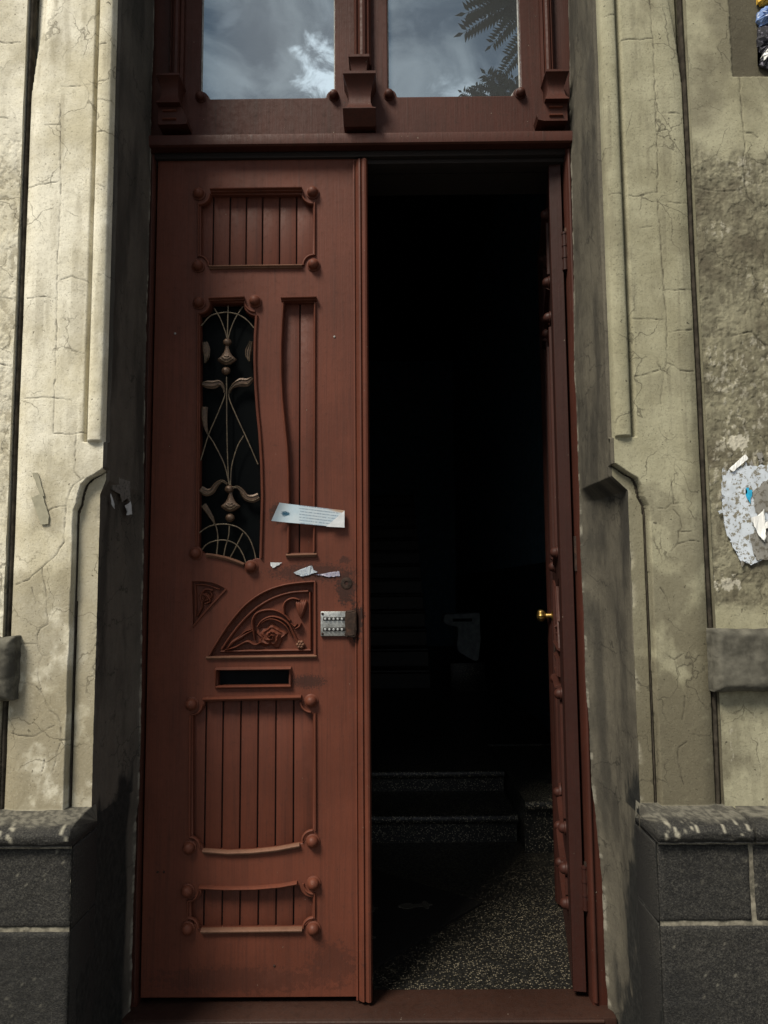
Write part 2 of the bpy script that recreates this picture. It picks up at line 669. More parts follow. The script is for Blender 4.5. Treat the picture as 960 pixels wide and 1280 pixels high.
def fbm(u, v, seed=0, oct=4, g=.5):
    s = 0
    a = 1.0
    t = 0
    for i in range(oct):
        s = s + a * vnoise(u * 2 ** i + 17.3 * i, v * 2 ** i + 9.1 * i, seed + i)
        t += a
        a *= g
    return s / t


def sstep(x, a, b):
    t = np.clip((x - a) / (b - a), 0, 1)
    return t * t * (3 - 2 * t)


def sheet(name, P, m, parent, attrs=None, smooth=True, flip=False):
    r, c, _ = P.shape
    idx = np.arange(r * c).reshape(r, c)
    a, b, d, e = idx[:-1, :-1], idx[:-1, 1:], idx[1:, 1:], idx[1:, :-1]
    q = np.stack([a, b, d, e] if not flip else [a, e, d, b], -1).reshape(-1, 4)
    me = bpy.data.meshes.new(name)
    me.vertices.add(r * c)
    me.vertices.foreach_set('co', P.reshape(-1).astype(np.float32))
    me.loops.add(q.size)
    me.loops.foreach_set('vertex_index', q.ravel().astype(np.int32))
    me.polygons.add(len(q))
    me.polygons.foreach_set('loop_start', (np.arange(len(q)) * 4).astype(np.int32))
    me.update(calc_edges=True)
    if smooth:
        me.shade_smooth()
    for an, arr in (attrs or {}).items():
        at_ = me.attributes.new(an, 'FLOAT_COLOR', 'POINT')
        full = np.ones((r * c, 4), np.float32)
        for k, ch in enumerate(arr):
            full[:, k] = np.broadcast_to(ch, (r, c)).reshape(-1)
        at_.data.foreach_set('color', full.ravel())
    return link(name, me, m, parent)


def crack_field(X, Z, lines, wid=.0023, seed=1):
    """soft distance field of hand-drawn crack lines, jittered as cracks are"""
    out = np.zeros_like(X)
    rnd = random.Random(seed)
    for ln in lines:
        pts = [np.array(p) for p in ln]
        for a, b in zip(pts[:-1], pts[1:]):
            L = np.linalg.norm(b - a)
            n = max(1, int(L / .012))
            q = [a + (b - a) * i / n for i in range(n + 1)]
            for i in range(1, n):
                q[i] = q[i] + np.array([rnd.uniform(-1, 1), rnd.uniform(-1, 1)]) * .0020
            for s, e in zip(q[:-1], q[1:]):
                w = wid * rnd.uniform(.55, 1.15)
                st = rnd.uniform(.25, .95)
                x0, x1 = min(s[0], e[0]) - .012, max(s[0], e[0]) + .012
                z0, z1 = min(s[1], e[1]) - .012, max(s[1], e[1]) + .012
                zr = Z[:, 0]
                i0, i1 = np.searchsorted(zr, [z0, z1])
                if i1 <= i0:
                    continue
                xs = X[i0:i1]
                zs = Z[i0:i1]
                ok = (xs > x0) & (xs < x1)
                d = e - s
                t = np.clip(((xs - s[0]) * d[0] + (zs - s[1]) * d[1]) / (d @ d + 1e-12), 0, 1)
                dist = np.hypot(xs - s[0] - t * d[0], zs - s[1] - t * d[1])
                out[i0:i1] = np.maximum(out[i0:i1], np.where(ok, st * np.exp(-(dist / w) ** 2), 0))
    return out


# ------------------------------------------------------------------ ground, pavement
GZ = -.34
bm = NB()
box(bm, -40, 40, -60, -4.2, GZ - .5, GZ - .14)
tag(done(bm, 'street', simple('asphalt', (.05, .05, .05), .9, 0, .3, 60, .6)), kind='structure')
bm = NB()
box(bm, -40, 40, -4.2, -.20, GZ - .5, GZ, .02)
tag(done(bm, 'pavement', simple('pavement_concrete', (.12, .115, .105), .9, 0, .3, 14, .5, .2, (.06, .06, .055))), kind='structure')

# ------------------------------------------------------------------ the facade
YF = -.33
YP = -.415                     # face of the stone plinth
bld = thing('building_facade', 'cracked cream and olive plaster facade with moulded door surround on dark stone plinth', 'building')
ZTOP = 3.75


def A(px, py, Y=YF):
    return at(px, py, Y)


Z_LEDGE = .585                 # underside of the plaster, top of the plinth moulding
XCL, XCR = -.7000, .5555       # opening corners of the upper surround


def px_lines(lines, Y=YF):
    return [[A(px, py, Y) for px, py in ln] for ln in lines]


def interp_px(tab, Y, zs):
    p = sorted([at(px, py, Y)[::-1] for px, py in tab])
    return np.interp(zs, [q[0] for q in p], [q[1] for q in p])


def surround(s, name, m_front, m_rev, xgo, xc, xl, stepx, backtab, lines, boundary, seed, zroll, roll_px, flare):
    """one side of the moulded plaster door surround: s = -1 left, +1 right.
    u runs from the outer groove to the opening corner"""
    zs = np.concatenate([np.arange(GZ - .02, 2.72, .0022), np.arange(2.72, ZTOP + .02, .02)])
    du = .0022
    width = abs(xgo - xc)
    us = np.arange(0, width + .0001, du)
    us = np.append(us, width)
    U, Z = np.meshgrid(us, zs)
    X = xgo - s * U                                   # towards the opening
    # curve between the proud upper surround and the sunk lower strip, given as (x, z)
    bz = np.array([p[1] for p in boundary])
    bx = np.array([p[0] for p in boundary])
    order = np.argsort(bz)
    xb = np.interp(zs, bz[order], bx[order], left=stepx)     # edge of the sunk strip at each height
    low = zs < bz.max()
    Xb = np.where(low, xb, xc + (-s) * 9)[:, None]
    wob = (fbm(Z * 9, U * 9, seed + 40, 3) - .5) * .010
    inlow = sstep((Xb + wob - X) * s, -.0012, .0022) * low[:, None]
    inlow = np.where((zs < bz.max())[:, None], inlow, 0)
    d = np.zeros_like(X)
    # groove against the outer wall, shoulder of the pier, flare near the top
    fl = np.interp(zs, [p[0] for p in flare], [p[1] for p in flare])[:, None]
    gw = .0135
    groove = (U < gw)
    sh = np.clip((U - gw - fl) / .045, 0, 1)
    ramp_ = np.clip((U - gw) / np.maximum(fl, 1e-5), 0, 1)
    d = np.where(groove, .060, .012 * (1 - sh) ** 2.2)
    d = np.where((~groove) & (U < gw + fl), .034 - .012 * ramp_, d)
    d = np.where(U < .0015, 0.0, d)
    # roll moulding along the opening
    g0, g1 = roll_px
    x_g0, x_g1 = abs(A(g0, 266)[0] - xgo), abs(A(g1, 266)[0] - xgo)
    up = sstep(Z, zroll, zroll + .004)
    rg = np.exp(-((U - (x_g0 + x_g1) / 2) / (abs(x_g1 - x_g0) * .60)) ** 2) * .018
    t = np.clip((U - x_g1) / (width - x_g1), 0, 1)
    roll = np.where(U > x_g1, -.012 * np.sqrt(np.clip(1 - (2 * t - 1) ** 2, 0, 1)) + .016 * sstep(t, .93, 1.0), 0)
    d = d + (rg + roll) * up
    quirk = np.clip(1 - np.abs((Xb - X) * s - .0045) / .0034, 0, 1) * inlow
    d = d * (1 - inlow) + inlow * (.024 + .030 * (quirk > .2))
    # uneven trowelled face
    n1 = fbm(X * 7, Z * 7, seed, 4)
    n2 = fbm(X * 55, Z * 40, seed + 5, 3)
    d = d + (n1 - .5) * .0045 + (n2 - .5) * .0009
    ck = crack_field(X, Z, px_lines(lines), .00135, seed)
    ck = np.maximum(ck, 0)
    d = d + ck * .0028
    # chips
    chipn = fbm(X * 60, Z * 60, seed + 9, 3)
    below = zs[:, None] < bz.max() - .05
    edge_d = np.abs(X - np.where(zs[:, None] < bz.min(), xl, xc))
    # reveal: from the corner back to the frame
    xcz = np.where(zs < bz.max() - .005, xl, xc)
    blend = sstep(zs, bz.max() - .035, bz.max() - .030)
    ycols = np.arange(0, 1.0001, 1 / 100)
    yfront = np.where(zs > Z_LEDGE - .02, YF + d[:, -1], YP + .003)
    yfront = np.where(low & (zs > Z_LEDGE - .02), YF + .024, yfront)
    back = interp_px(backtab, -.03, zs)
    T, _ = np.meshgrid(ycols, zs)
    Yr = yfront[:, None] + T * (-.03 - yfront)[:, None]
    # ledge on the reveal rises towards the corner
    zl = bz.max() - .03
    cut = np.clip((Z[:, :1] + 0 * T - zl + .034) / .036, 0, 1)
    xf = xl * (1 - cut) + xc * cut
    Tp = np.clip((Yr - YF) / (-.03 - YF), 0, 1)
    Xr = xc + (xf - xc) * (1 - Tp ** 5) + (back[:, None] - xc) * Tp
    cutf = np.broadcast_to(cut, T.shape)
    m1 = fbm(Yr * 9 + 3, Z[:, :1] * 7 + 0 * T, seed + 21, 4)
    m2 = fbm(Yr * 60, Z[:, :1] * 30 + 0 * T, seed + 22, 3)
    nx = (m1 - .5) * .007 + (m2 - .5) * .0018
    # plaster bead just inside the corner, ragged plaster lip against the frame
    beadm = np.exp(-((T - .045) / .022) ** 2) * cutf
    lip = sstep(T, .945 + .03 * fbm(Z[:, :1] * 22 + 0 * T, T * 3, seed + 34, 4), .985) * fbm(Z[:, :1] * 70 + 0 * T, T * 6, seed + 33, 4)
    Xr = Xr - s * (beadm * .006 + lip * .003) + s * nx
    Xr[:, 0] = xf[:, 0] if xf.ndim > 1 else xf
    # merge: front columns never pass the corner
    Xe = np.broadcast_to(xf[:, :1], X.shape)
    Xc = np.where((X - Xe) * (-s) > 0, Xe, X)
    ragged = (fbm(Z * 17, X * 17, seed + 50, 5, .6) - .5)
    nearedge = np.exp(-(np.abs(X - Xe) / .008) ** 2) * (1 - cut[:, :1])
    d = d + nearedge * np.clip(ragged - .05, 0, 1) * .022
    Yfm = YF + d
    # below the ledge the front is inside the plinth
    PF = np.stack([Xc, Yfm, Z], -1)
    PR = np.stack([Xr, Yr, np.broadcast_to(Z[:, :1], T.shape)], -1)
    PR[:, 0, 1] = np.where(zs > Z_LEDGE - .02, Yfm[:, -1], PR[:, 0, 1])
    # wear masks and painted groove shade, front
    lowness = sstep(-Z, -(Z_LEDGE + 1.15), -(Z_LEDGE + .0))
    blot = fbm(X * 12, Z * 10, seed + 60, 5, .6)
    stain_shade = sstep(blot + lowness * .42, .54, .80) * (.30 + .60 * lowness)
    stain_shade = np.maximum(stain_shade, lowness ** 1.5 * .55 * (.4 + blot))  # besides the grime, lower face darkened in colour to stand in for vignette
    run = sstep(fbm(X * 46, Z * 2.2, seed + 66, 4, .6), .52, .70) * sstep(blot, .35, .6)
    stain_shade = np.maximum(stain_shade, run * .38)
    stain_shade = np.maximum(stain_shade, inlow * (.45 + .3 * n1))  # sunk strip toned darker throughout
    foot = sstep(-Z, -(Z_LEDGE + .07), -(Z_LEDGE + .01)) * sstep(fbm(X * 30, Z * 30, seed + 61, 4), .4, .6)
    stain_shade = np.maximum(stain_shade, foot * .8)
    gro = sstep(np.where(groove, 1.0, 0.0), 0, 1)
    tone = np.clip(gro * .35 + rg / .018 * up * .12, 0, 1)  # grooves darkened in the colour to stand in for their shade
    topdrip = sstep(Z, 2.38, 2.56) * sstep(fbm(X * 18, Z * 5, seed + 63, 4), .50, .62) * sstep(.12 - U, 0, .06)
    stain_shade = np.maximum(stain_shade, topdrip * .7)
    chip = nearedge * sstep(ragged, .02, .14) * .28 * (Z > Z_LEDGE)
    bt = sstep(-Z, -(Z_LEDGE + .012), -(Z_LEDGE + .002))
    front = sheet(name, PF, m_front, bld, {'wear_shade': (ck, np.zeros_like(ck), np.maximum(chip, bt * .6)), 'tone': (stain_shade, n1, tone)}, flip=(s > 0))
    # wear masks and painted ledge shade, reveal
    zz = np.broadcast_to(Z[:, :1], T.shape)
    rn = fbm(Yr * 10, zz * 5, seed + 70, 5, .6)
    if s < 0:
        zline = Z_LEDGE + .00 + .11 * T
        stone = sstep(zline - zz + (rn - .5) * .22, -.02, .03) * sstep(.93 - T + (rn - .5) * .1, 0, .05)
    else:
        zline = Z_LEDGE + .06 - .55 * T
        stone = sstep(zline - zz + (rn - .5) * .75, -.05, .05) * sstep(.95 - T, 0, .08) * .97
        stone = np.maximum(stone, sstep(.16 + .07 * (rn - .5) * 4 - T, -.02, .05) * sstep(Z_LEDGE + .10 - zz, 0, .1))
    rstain = sstep(fbm(Yr * 14, zz * 4, seed + 71, 5, .6), .42, .72) * .8
    under = sstep(zl - zz, 0, .01) * (1 - sstep(zl - zz, .2, .5)) * .25 * rn  # band below the ledge darkened in the colour, as its shadow
    lipc = sstep(lip, .25, .5) * sstep(fbm(zz * 34, T * 8, seed + 72, 4), .38, .58) * .30
    sheet('door_reveal', PR, m_rev, bld, {'wear_shade': (np.zeros_like(T), stone, np.clip(lipc, 0, 1)), 'tone': (np.clip(rstain + under, 0, 1), rn, beadm * -0.0)}, flip=(s > 0))
    return front


L_LINES = [
    [(76, 125), (75, 200), (75, 266), (72, 320), (70, 420), (67, 542), (90, 543), (108, 540)],
    [(77, 108), (95, 108), (113, 106)], [(118, 57), (135, 58)], [(118, 106), (133, 105)], [(117, 166), (135, 168)], [(117, 231), (133, 237)],
    [(56, 156), (76, 156)], [(33, 232), (55, 230), (72, 227)], [(33, 372), (50, 371), (70, 373)], [(30, 498), (60, 497), (90, 500)],
    [(80, 420), (90, 438), (105, 442)], [(75, 350), (90, 345), (110, 352)],
    [(95, 544), (93, 590), (100, 598)], [(105, 597), (92, 606), (85, 622), (82, 635), (80, 678), (66, 698), (52, 710), (36, 725), (18, 731)],
    [(53, 710), (57, 740), (58, 765), (60, 780), (50, 786), (46, 795), (47, 808), (53, 820), (48, 832), (48, 850), (52, 865), (56, 875), (62, 888), (72, 895), (76, 910), (75, 930), (70, 945), (65, 965)],
    [(82, 633), (66, 635), (48, 643)], [(23, 804), (35, 805), (46, 805)], [(21, 853), (34, 854), (45, 858), (52, 866)],
    [(15, 917), (28, 920), (42, 921), (55, 914), (68, 907)], [(54, 820), (60, 819)], [(76, 925), (84, 926)], [(40, 735), (45, 755)], [(55, 950), (52, 965)],
]
R_LINES = [
    [(812, 0), (816, 50), (818, 90), (820, 140), (822, 200), (822, 240)], [(754, 25), (762, 22), (771, 20)], [(770, 54), (785, 49), (800, 50), (815, 48)],
    [(829, 141), (851, 140)], [(821, 164), (832, 162)], [(760, 246), (780, 244), (793, 246), (822, 240)], [(824, 252), (845, 254), (865, 252)],
    [(822, 250), (826, 300), (827, 320), (829, 355), (833, 400), (833, 450), (828, 480), (826, 505)], [(790, 398), (810, 399), (829, 400)],
    [(829, 363), (850, 362), (866, 360)], [(832, 417), (850, 413), (866, 411)], [(793, 470), (810, 467), (829, 461)], [(832, 453), (842, 457), (850, 463), (868, 463)],
    [(839, 600), (842, 630), (855, 629)], [(840, 629), (832, 636), (820, 635)], [(842, 637), (850, 646), (853, 660), (848, 665), (847, 680), (838, 690)],
    [(848, 664), (865, 664)], [(847, 680), (862, 676), (875, 677)], [(831, 816), (843, 825), (853, 818)], [(843, 825), (846, 835), (850, 845)],
    [(858, 928), (848, 935), (848, 955), (855, 980)], [(826, 735), (834, 748), (838, 765)], [(800, 285), (815, 283)], [(856, 870), (853, 900)],
]
R_TOP = [(z, f) for z, f in [(-1, 0), (2.38, 0), (2.50, .010), (2.66, .030), (3.75, .28)]]
L_TOP = [(-1, 0), (2.38, 0), (2.5, .012), (2.66, .034), (3.75, .28)]
b_l = [A(131, 584), A(126, 588), A(118, 593), A(108, 598), A(101, 606), A(97, 618), A(95, 630), A(91, 638), A(90, 660), A(89, 700), A(87, 766)]
b_r = [A(769, 579), A(776, 584), A(788, 592), A(797, 597), A(801, 606), A(804, 620), A(810, 632), A(812, 650), A(814, 700), A(817, 766)]
XGL, XGR = A(24, 266)[0], A(869.5, 266)[0]
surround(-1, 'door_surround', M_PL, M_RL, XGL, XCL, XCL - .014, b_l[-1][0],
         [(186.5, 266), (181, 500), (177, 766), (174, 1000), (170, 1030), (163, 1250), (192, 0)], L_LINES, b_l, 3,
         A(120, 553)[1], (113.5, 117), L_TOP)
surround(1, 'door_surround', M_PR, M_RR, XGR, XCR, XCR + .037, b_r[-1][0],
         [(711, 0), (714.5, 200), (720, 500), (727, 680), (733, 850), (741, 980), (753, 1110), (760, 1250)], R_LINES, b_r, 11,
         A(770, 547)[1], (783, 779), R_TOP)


M_GROOVE_SHADE = simple('dark_groove_shade', (.040, .034, .026), .95, 0, .45, 40, .6, .1, (.018, .016, .013))  # dark strips added in the grooves and lower step to stand in for shade
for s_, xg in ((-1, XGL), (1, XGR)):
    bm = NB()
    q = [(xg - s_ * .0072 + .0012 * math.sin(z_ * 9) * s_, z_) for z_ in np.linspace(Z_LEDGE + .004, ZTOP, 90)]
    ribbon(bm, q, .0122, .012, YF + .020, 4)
    done(bm, 'groove_shade_strip', M_GROOVE_SHADE, bld, 60)
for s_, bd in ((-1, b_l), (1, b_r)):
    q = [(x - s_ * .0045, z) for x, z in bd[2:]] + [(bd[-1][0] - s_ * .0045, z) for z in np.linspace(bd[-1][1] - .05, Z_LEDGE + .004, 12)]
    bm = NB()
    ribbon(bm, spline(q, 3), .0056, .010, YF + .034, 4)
    done(bm, 'groove_shade_strip', M_GROOVE_SHADE, bld, 60)


def wall_field(s, m, xgo, lines, seed):
    xs = np.concatenate([np.arange(0, .20, .0024), np.arange(.20, .5, .012), np.arange(.5, 2.6, .1), [2.6]])
    zs = np.concatenate([np.arange(Z_LEDGE - .03, 2.72, .0023), np.arange(2.72, ZTOP + .02, .02)])
    U, Z = np.meshgrid(xs, zs)
    X = xgo + s * U
    n1 = fbm(X * 9, Z * 9, seed, 4)
    n2 = fbm(X * 85, Z * 60, seed + 3, 4, .65)
    d = (n1 - .5) * .007
    flake = sstep(n2, .50, .56)
    ck = crack_field(X, Z, px_lines(lines), .0016, seed)
    tone = np.zeros_like(X)
    chip = np.zeros_like(X)
    stain_shade = sstep(fbm(X * 6, Z * 5, seed + 8, 5, .6), .42, .7) * .6
    if s > 0:
        # upper strip is newer smooth plaster; below it layers have flaked away
        x1, z1 = A(916, 96)
        newer = sstep(X - A(868, 60)[0], -.01, 0) * 0
        zlim = A(880, 185)[1] + (fbm(X * 20, Z * 3, seed + 12, 3) - .5) * .09
        old = sstep(zlim - Z, -.012, .035)
        zlow = A(880, 765)[1]
        old = old * sstep(Z - zlow + (n1 - .5) * .05, -.01, .03)
        patch = sstep(X - x1 + (n2 - .5) * .008, -.003, .003) * sstep(Z - z1 + (n2 - .5) * .006, -.001, .002)
        warm = sstep(X - A(926, 120)[0], -.002, .004) * sstep(A(930, 96)[1] - Z, 0, .004) * sstep(Z - A(930, 190)[1] + (n2 - .5) * .06, -.005, .01)
        old = old * (1 - warm)
        d = d + old * (flake * .0009 + (n2 - .5) * .0016)
        lay = sstep(fbm(X * 26, Z * 24, seed + 14, 5, .66), .47, .53)
        d = d + old * lay * .0012
        strk = fbm(X * 150, Z * 22, seed + 23, 3) * .6 + fbm(X * 26, Z * 120, seed + 24, 3) * .4
        tone = np.maximum(patch * (.80 + .2 * n1), old * (.30 * lay + .35 * sstep(strk, .48, .62)))
        d = d + patch * .004
        stain_shade = np.maximum(stain_shade, old * (.45 + .55 * sstep(fbm(X * 10, Z * 12, seed + 16, 5, .62), .42, .74)))
        fl2 = sstep(fbm(X * 130, Z * 75, seed + 18, 4, .62), .58, .66)
        zone = sstep(fbm(X * 11, Z * 9, seed + 19, 3), .54, .66)
        chip = old * fl2 * zone * .42
        c1 = A(922, 553)
        blob = np.exp(-((X - c1[0]) / .028) ** 2 - ((Z - c1[1]) / .032) ** 2)
        chip = np.maximum(chip, (blob > .12) * sstep(blob + (n2 - .5) * 1.8 + fl2 * .4, .55, .75) * .85)
        c2 = A(910, 730)
        blob = np.exp(-((X - c2[0]) / .05) ** 2 - ((Z - c2[1]) / .022) ** 2)
        chip = np.maximum(chip, (blob > .12) * sstep(blob + (n2 - .5) * 1.6 + fl2 * .5, .75, .9) * .7)
        d = d + chip * -.0015
    else:
        zl = A(10, 165)[1]
        old = sstep(zl - Z + (n1 - .5) * .03, -.002, .004)
        d = d + old * (flake * .0010 + (n2 - .5) * .0014)
        stain_shade = np.maximum(stain_shade * .4, old * (.20 + .45 * sstep(n2, .48, .66)) * sstep(fbm(X * 8, Z * 8, seed + 4, 4), .34, .6))
    lown = sstep(-Z, -(Z_LEDGE + .5), -(Z_LEDGE))
    stain_shade = np.clip(stain_shade + lown * .45 * n2, 0, 1)  # lower wall also darkened in colour in place of vignette
    drip = sstep(fbm(X * 60, Z * 4, seed + 20, 3), .66, .72) * lown * .5
    chip = np.maximum(chip, drip * sstep(n2, .5, .6))
    d = d + ck * .004
    P = np.stack([X, YF + d, Z], -1)
    return sheet('wall_plaster', P, m, bld, {'wear_shade': (ck, 0 * X, chip), 'tone': (stain_shade, n1, tone)}, flip=(s < 0))


wall_field(-1, M_PL, XGL, [[(0, 52), (12, 54), (26, 53)], [(0, 147), (10, 148)], [(0, 372), (15, 374)], [(0, 455), (14, 458)]], 31)
wall_field(1, M_PR, XGR, [[(869, 234), (880, 236), (895, 239), (905, 239), (920, 238)], [(924, 97), (926, 125), (928, 150), (930, 165), (932, 185), (929, 200), (933, 235), (936, 247), (943, 254)],
                          [(940, 335), (945, 350), (955, 352)], [(915, 420), (940, 415), (958, 432)], [(928, 165), (940, 166), (948, 172)]], 37)

# lintel band above the frame and the wall above it (mostly above the frame of the picture)
bm = NB()
box(bm, XCL - .002, XCR + .002, YF + .004, -.02, 3.50, ZTOP, .01)
done(bm, 'lintel', M_PL, bld)
bm = NB()
box(bm, -3.6, 3.4, YF + .01, .05, ZTOP, 5.4, .01)
done(bm, 'upper_wall', M_PL, bld)


# ---- plinth: every dressed stone its own piece
def stone(name, x0, x1, z0, z1, yf, seed, ends=(1, 1), amp=.004):
    """rough-faced block; front face with relief and rounded arrises, sides run back into the wall"""
    nx = max(10, int(abs(x1 - x0) / .005))
    nz = max(10, int((z1 - z0) / .005))
    if abs(x1 - x0) > .8:
        nx = 60
    xs = np.linspace(x0, x1, nx)
    zs = np.linspace(z0, z1, nz)
    X, Z = np.meshgrid(xs, zs)
    e = np.minimum(np.minimum(X - x0, x1 - X), np.minimum(Z - z0, z1 - Z))
    rag = fbm(X * 45, Z * 45, seed, 3)
    rnd = (1 - np.clip(e / (.007 + .006 * rag), 0, 1)) ** 2 * .009
    d = (fbm(X * 26, Z * 26, seed + 3, 4, .65) - .5) * amp + (fbm(X * 150, Z * 150, seed + 4, 2) - .5) * .0026 + rnd
    Y = yf + d
    P = np.stack([X, Y, Z], -1)
    # skirt back into the wall
    def pad(a, val):
        return a
    Pp = np.zeros((nz + 2, nx + 2, 3))
    Pp[1:-1, 1:-1] = P
    Pp[0, 1:-1] = P[0]
    Pp[-1, 1:-1] = P[-1]
    Pp[1:-1, 0] = P[:, 0]
    Pp[1:-1, -1] = P[:, -1]
    Pp[0, 0], Pp[0, -1], Pp[-1, 0], Pp[-1, -1] = P[0, 0], P[0, -1], P[-1, 0], P[-1, -1]
    ring = np.zeros((nz + 2, nx + 2), bool)
    ring[0, :] = ring[-1, :] = True
    ring[:, 0] = ring[:, -1] = True
    Pp[ring, 1] = YF + .06
    pale = .5 * sstep(fbm(Pp[..., 0] * 48, Pp[..., 2] * 26, seed + 6, 4, .6), .79, .83) * .4
    pale = np.maximum(pale, sstep(fbm(Pp[..., 0] * 90, Pp[..., 2] * 90, seed + 7, 2), .86, .90) * .4)
    g = sstep(fbm(Pp[..., 0] * 5, Pp[..., 2] * 5, seed + 8, 3), .45, .75) * .5
    pale[ring] = 0
    g[ring] = 1  # block sides painted near black to read as shaded returns
    return sheet(name, Pp, M_BAS, bld, {'wear_shade': (0 * pale, g, pale)}, flip=False)


def base_mould(x0, x1, seed):
    """plinth cap: weathered slope over a fat roll"""
    prof = [(YF + .05, .594), (YF - .003, .592), (YF - .035, .589), (YF - .066, .585), (YP - .006, .5795), (YP - .017, .572), (YP - .0225, .562), (YP - .021, .5515), (YP - .014, .5435), (YP - .002, .539), (YF + .06, .538)]
    pr = np.array(spline(prof, 5))
    nx = max(40, int((x1 - x0) / .006)) if x1 - x0 < .8 else 160
    xs = np.linspace(x0, x1, nx)
    X = np.repeat(xs[:, None], len(pr), 1)
    Y = np.repeat(pr[None, :, 0], nx, 0)
    Z = np.repeat(pr[None, :, 1], nx, 0)
    S_ = np.repeat(np.linspace(0, 1, len(pr))[None], nx, 0)
    nn = (fbm(X * 40, S_ * 9, seed, 4, .6) - .5) * .007
    Y = Y + nn * (S_ > .12) * (S_ < .9)
    Z = Z + nn * .5 * (S_ < .4)
    P = np.stack([X, Y, Z], -1)
    # capped ends
    Pp = np.zeros((nx + 2, len(pr), 3))
    Pp[1:-1] = P
    Pp[0] = P[0]
    Pp[-1] = P[-1]
    Pp[0, :, 1] = Pp[-1, :, 1] = YF + .06
    Pp[0, :, 2] = Pp[-1, :, 2] = .55
    XX, SS = Pp[..., 0], np.vstack([S_[:1], S_, S_[-1:]])
    top = sstep(.36 + (fbm(XX * 30, SS * 2, seed + 2, 4) - .5) * .24 - SS, -.03, .05)
    drops = sstep(fbm(XX * 120, SS * 4, seed + 3, 3, .55), .66, .72) * sstep(SS, .3, .4) * (1 - sstep(SS, .70, .8))
    return sheet('plinth_moulding', Pp, M_BAS, bld, {'wear_shade': (0 * XX, sstep(SS, .6, .85) * .6, np.clip(top * (.12 + .30 * sstep(fbm(XX * 190, SS * 26, seed + 9, 4, .65), .42, .62)) + drops * .9, 0, 1))}, flip=True)


# joints read off the photograph
JL = A(45, 1163, YP)[1]
JR = A(890, 1155, YP)[1]
XVJ = A(941, 1100, YP)[0]
XVM = A(937, 1040, YP)[0]
PXL, PXR = min(XCL - .0125, at(97, 1060, YP)[0]), max(XCR + .0355, at(818, 1056, YP)[0])
ztop = .5345
g = .0019
bm = NB()
box(bm, -3.3, PXL - .004, YP + .0045, YF + .03, GZ - .02, .545)
done(bm, 'mortar_bed', M_MORT, bld)
bm = NB()
box(bm, PXR + .004, 3.1, YP + .0045, YF + .03, GZ - .02, .545)
done(bm, 'mortar_bed', M_MORT, bld)
for k, (x0, x1) in enumerate([(-1.75, PXL), (-3.3, -1.76)]):
    base_mould(x0, x1, 51 + k)
for k, (x0, x1) in enumerate([(PXR, XVM), (XVM + .008, 3.1)]):
    base_mould(x0, x1, 57 + k)
stone('plinth_stone', -1.35, PXL, JL + g, ztop, YP, 71)
stone('plinth_stone', -3.3, -1.35 - 2 * g, JL + g, ztop, YP, 72)
stone('plinth_stone', -1.08, PXL, GZ - .02, JL - g, YP, 73)
stone('plinth_stone', -3.3, -1.08 - 2 * g, GZ - .02, JL - g, YP, 74)
stone('plinth_stone', PXR, XVJ - g, JR + g, ztop, YP, 75)
stone('plinth_stone', XVJ + g * 1.2, 1.6, JR + g, ztop, YP, 76)
stone('plinth_stone', 1.6 + 2 * g, 3.1, JR + g, ztop, YP, 77)
stone('plinth_stone', PXR, 1.25, GZ - .02, JR - g, YP, 78)
stone('plinth_stone', 1.25 + 2 * g, 3.1, GZ - .02, JR - g, YP, 79)


def course_block(x0, x1, z0, z1, yf, seed):
    nx, nz = 110, 46
    xs = x0 + (x1 - x0) * np.linspace(0, 1, nx) ** 1.8 if abs(x0) < abs(x1) else x1 + (x0 - x1) * np.linspace(0, 1, nx)[::-1] ** 1.8
    zs = np.linspace(z0, z1, nz)
    X, Z = np.meshgrid(xs, zs)
    e = np.minimum(np.minimum(np.abs(X - x0), np.abs(x1 - X)), np.minimum(Z - z0, z1 - Z))
    rag = fbm(X * 40, Z * 40, seed, 4, .6)
    d = (1 - np.clip(e / (.012 + .01 * rag), 0, 1)) ** 2 * .016 + (fbm(X * 20, Z * 20, seed + 2, 4) - .5) * .008 + (rag - .5) * .004
    P = np.stack([X + (rag - .5) * .006 * (e < .02), yf + d, Z + (rag - .5) * .008 * (e < .02)], -1)
    Pp = np.pad(P, ((1, 1), (1, 1), (0, 0)), mode='edge')
    ring = np.ones(Pp.shape[:2], bool)
    ring[1:-1, 1:-1] = False
    Pp[ring, 1] = YF + .05
    return sheet('string_course_block', Pp, M_BLOCK, bld, None)


YB = -.372
course_block(A(894, 800, YB)[0], 3.1, A(920, 866, YB)[1], A(920, 787, YB)[1], YB, 81)
course_block(-3.3, A(15, 800, YB)[0], A(8, 877, YB)[1], A(8, 797, YB)[1], YB, 82)

# ------------------------------------------------------------------ door frame with transom window
fr = thing('door_frame', 'dark red painted wooden frame with two pane transom window round the double door', 'door frame')


def fbox(name, x0, x1, y0, y1, z0, z1, m=None, bev=.003, parent=fr):
    b = NB()
    box(b, x0, x1, y0, y1, z0, z1, bev)
    return done(b, name, m or M_FRAME, parent, 40)


ZB = 2.408                      # underside of the transom bar
ZT = at(450, 176)[1]            # top of its face
ZR = at(335, 124.5)[1]          # bottom of the panes
ZH = 3.50
XJL, XJR = at(190, 205)[0], .536
# jambs
fbox('jamb', -.78, HX - .003, -.012, .07, -.03, ZB)
fbox('jamb', XJR + .001, .66, -.015, .07, -.03, ZB)
b = NB()
ribbon(b, [(XJR + .009, 0.0), (XJR + .009, ZB - .01)], .014, .012, -.014)
done(b, 'jamb_bead', M_FRAME, fr, 40)
b = NB()
ribbon(b, [(HX - .008, 0.0), (HX - .008, ZB - .01)], .007, .007, -.011)
done(b, 'jamb_bead', M_FRAME, fr, 40)
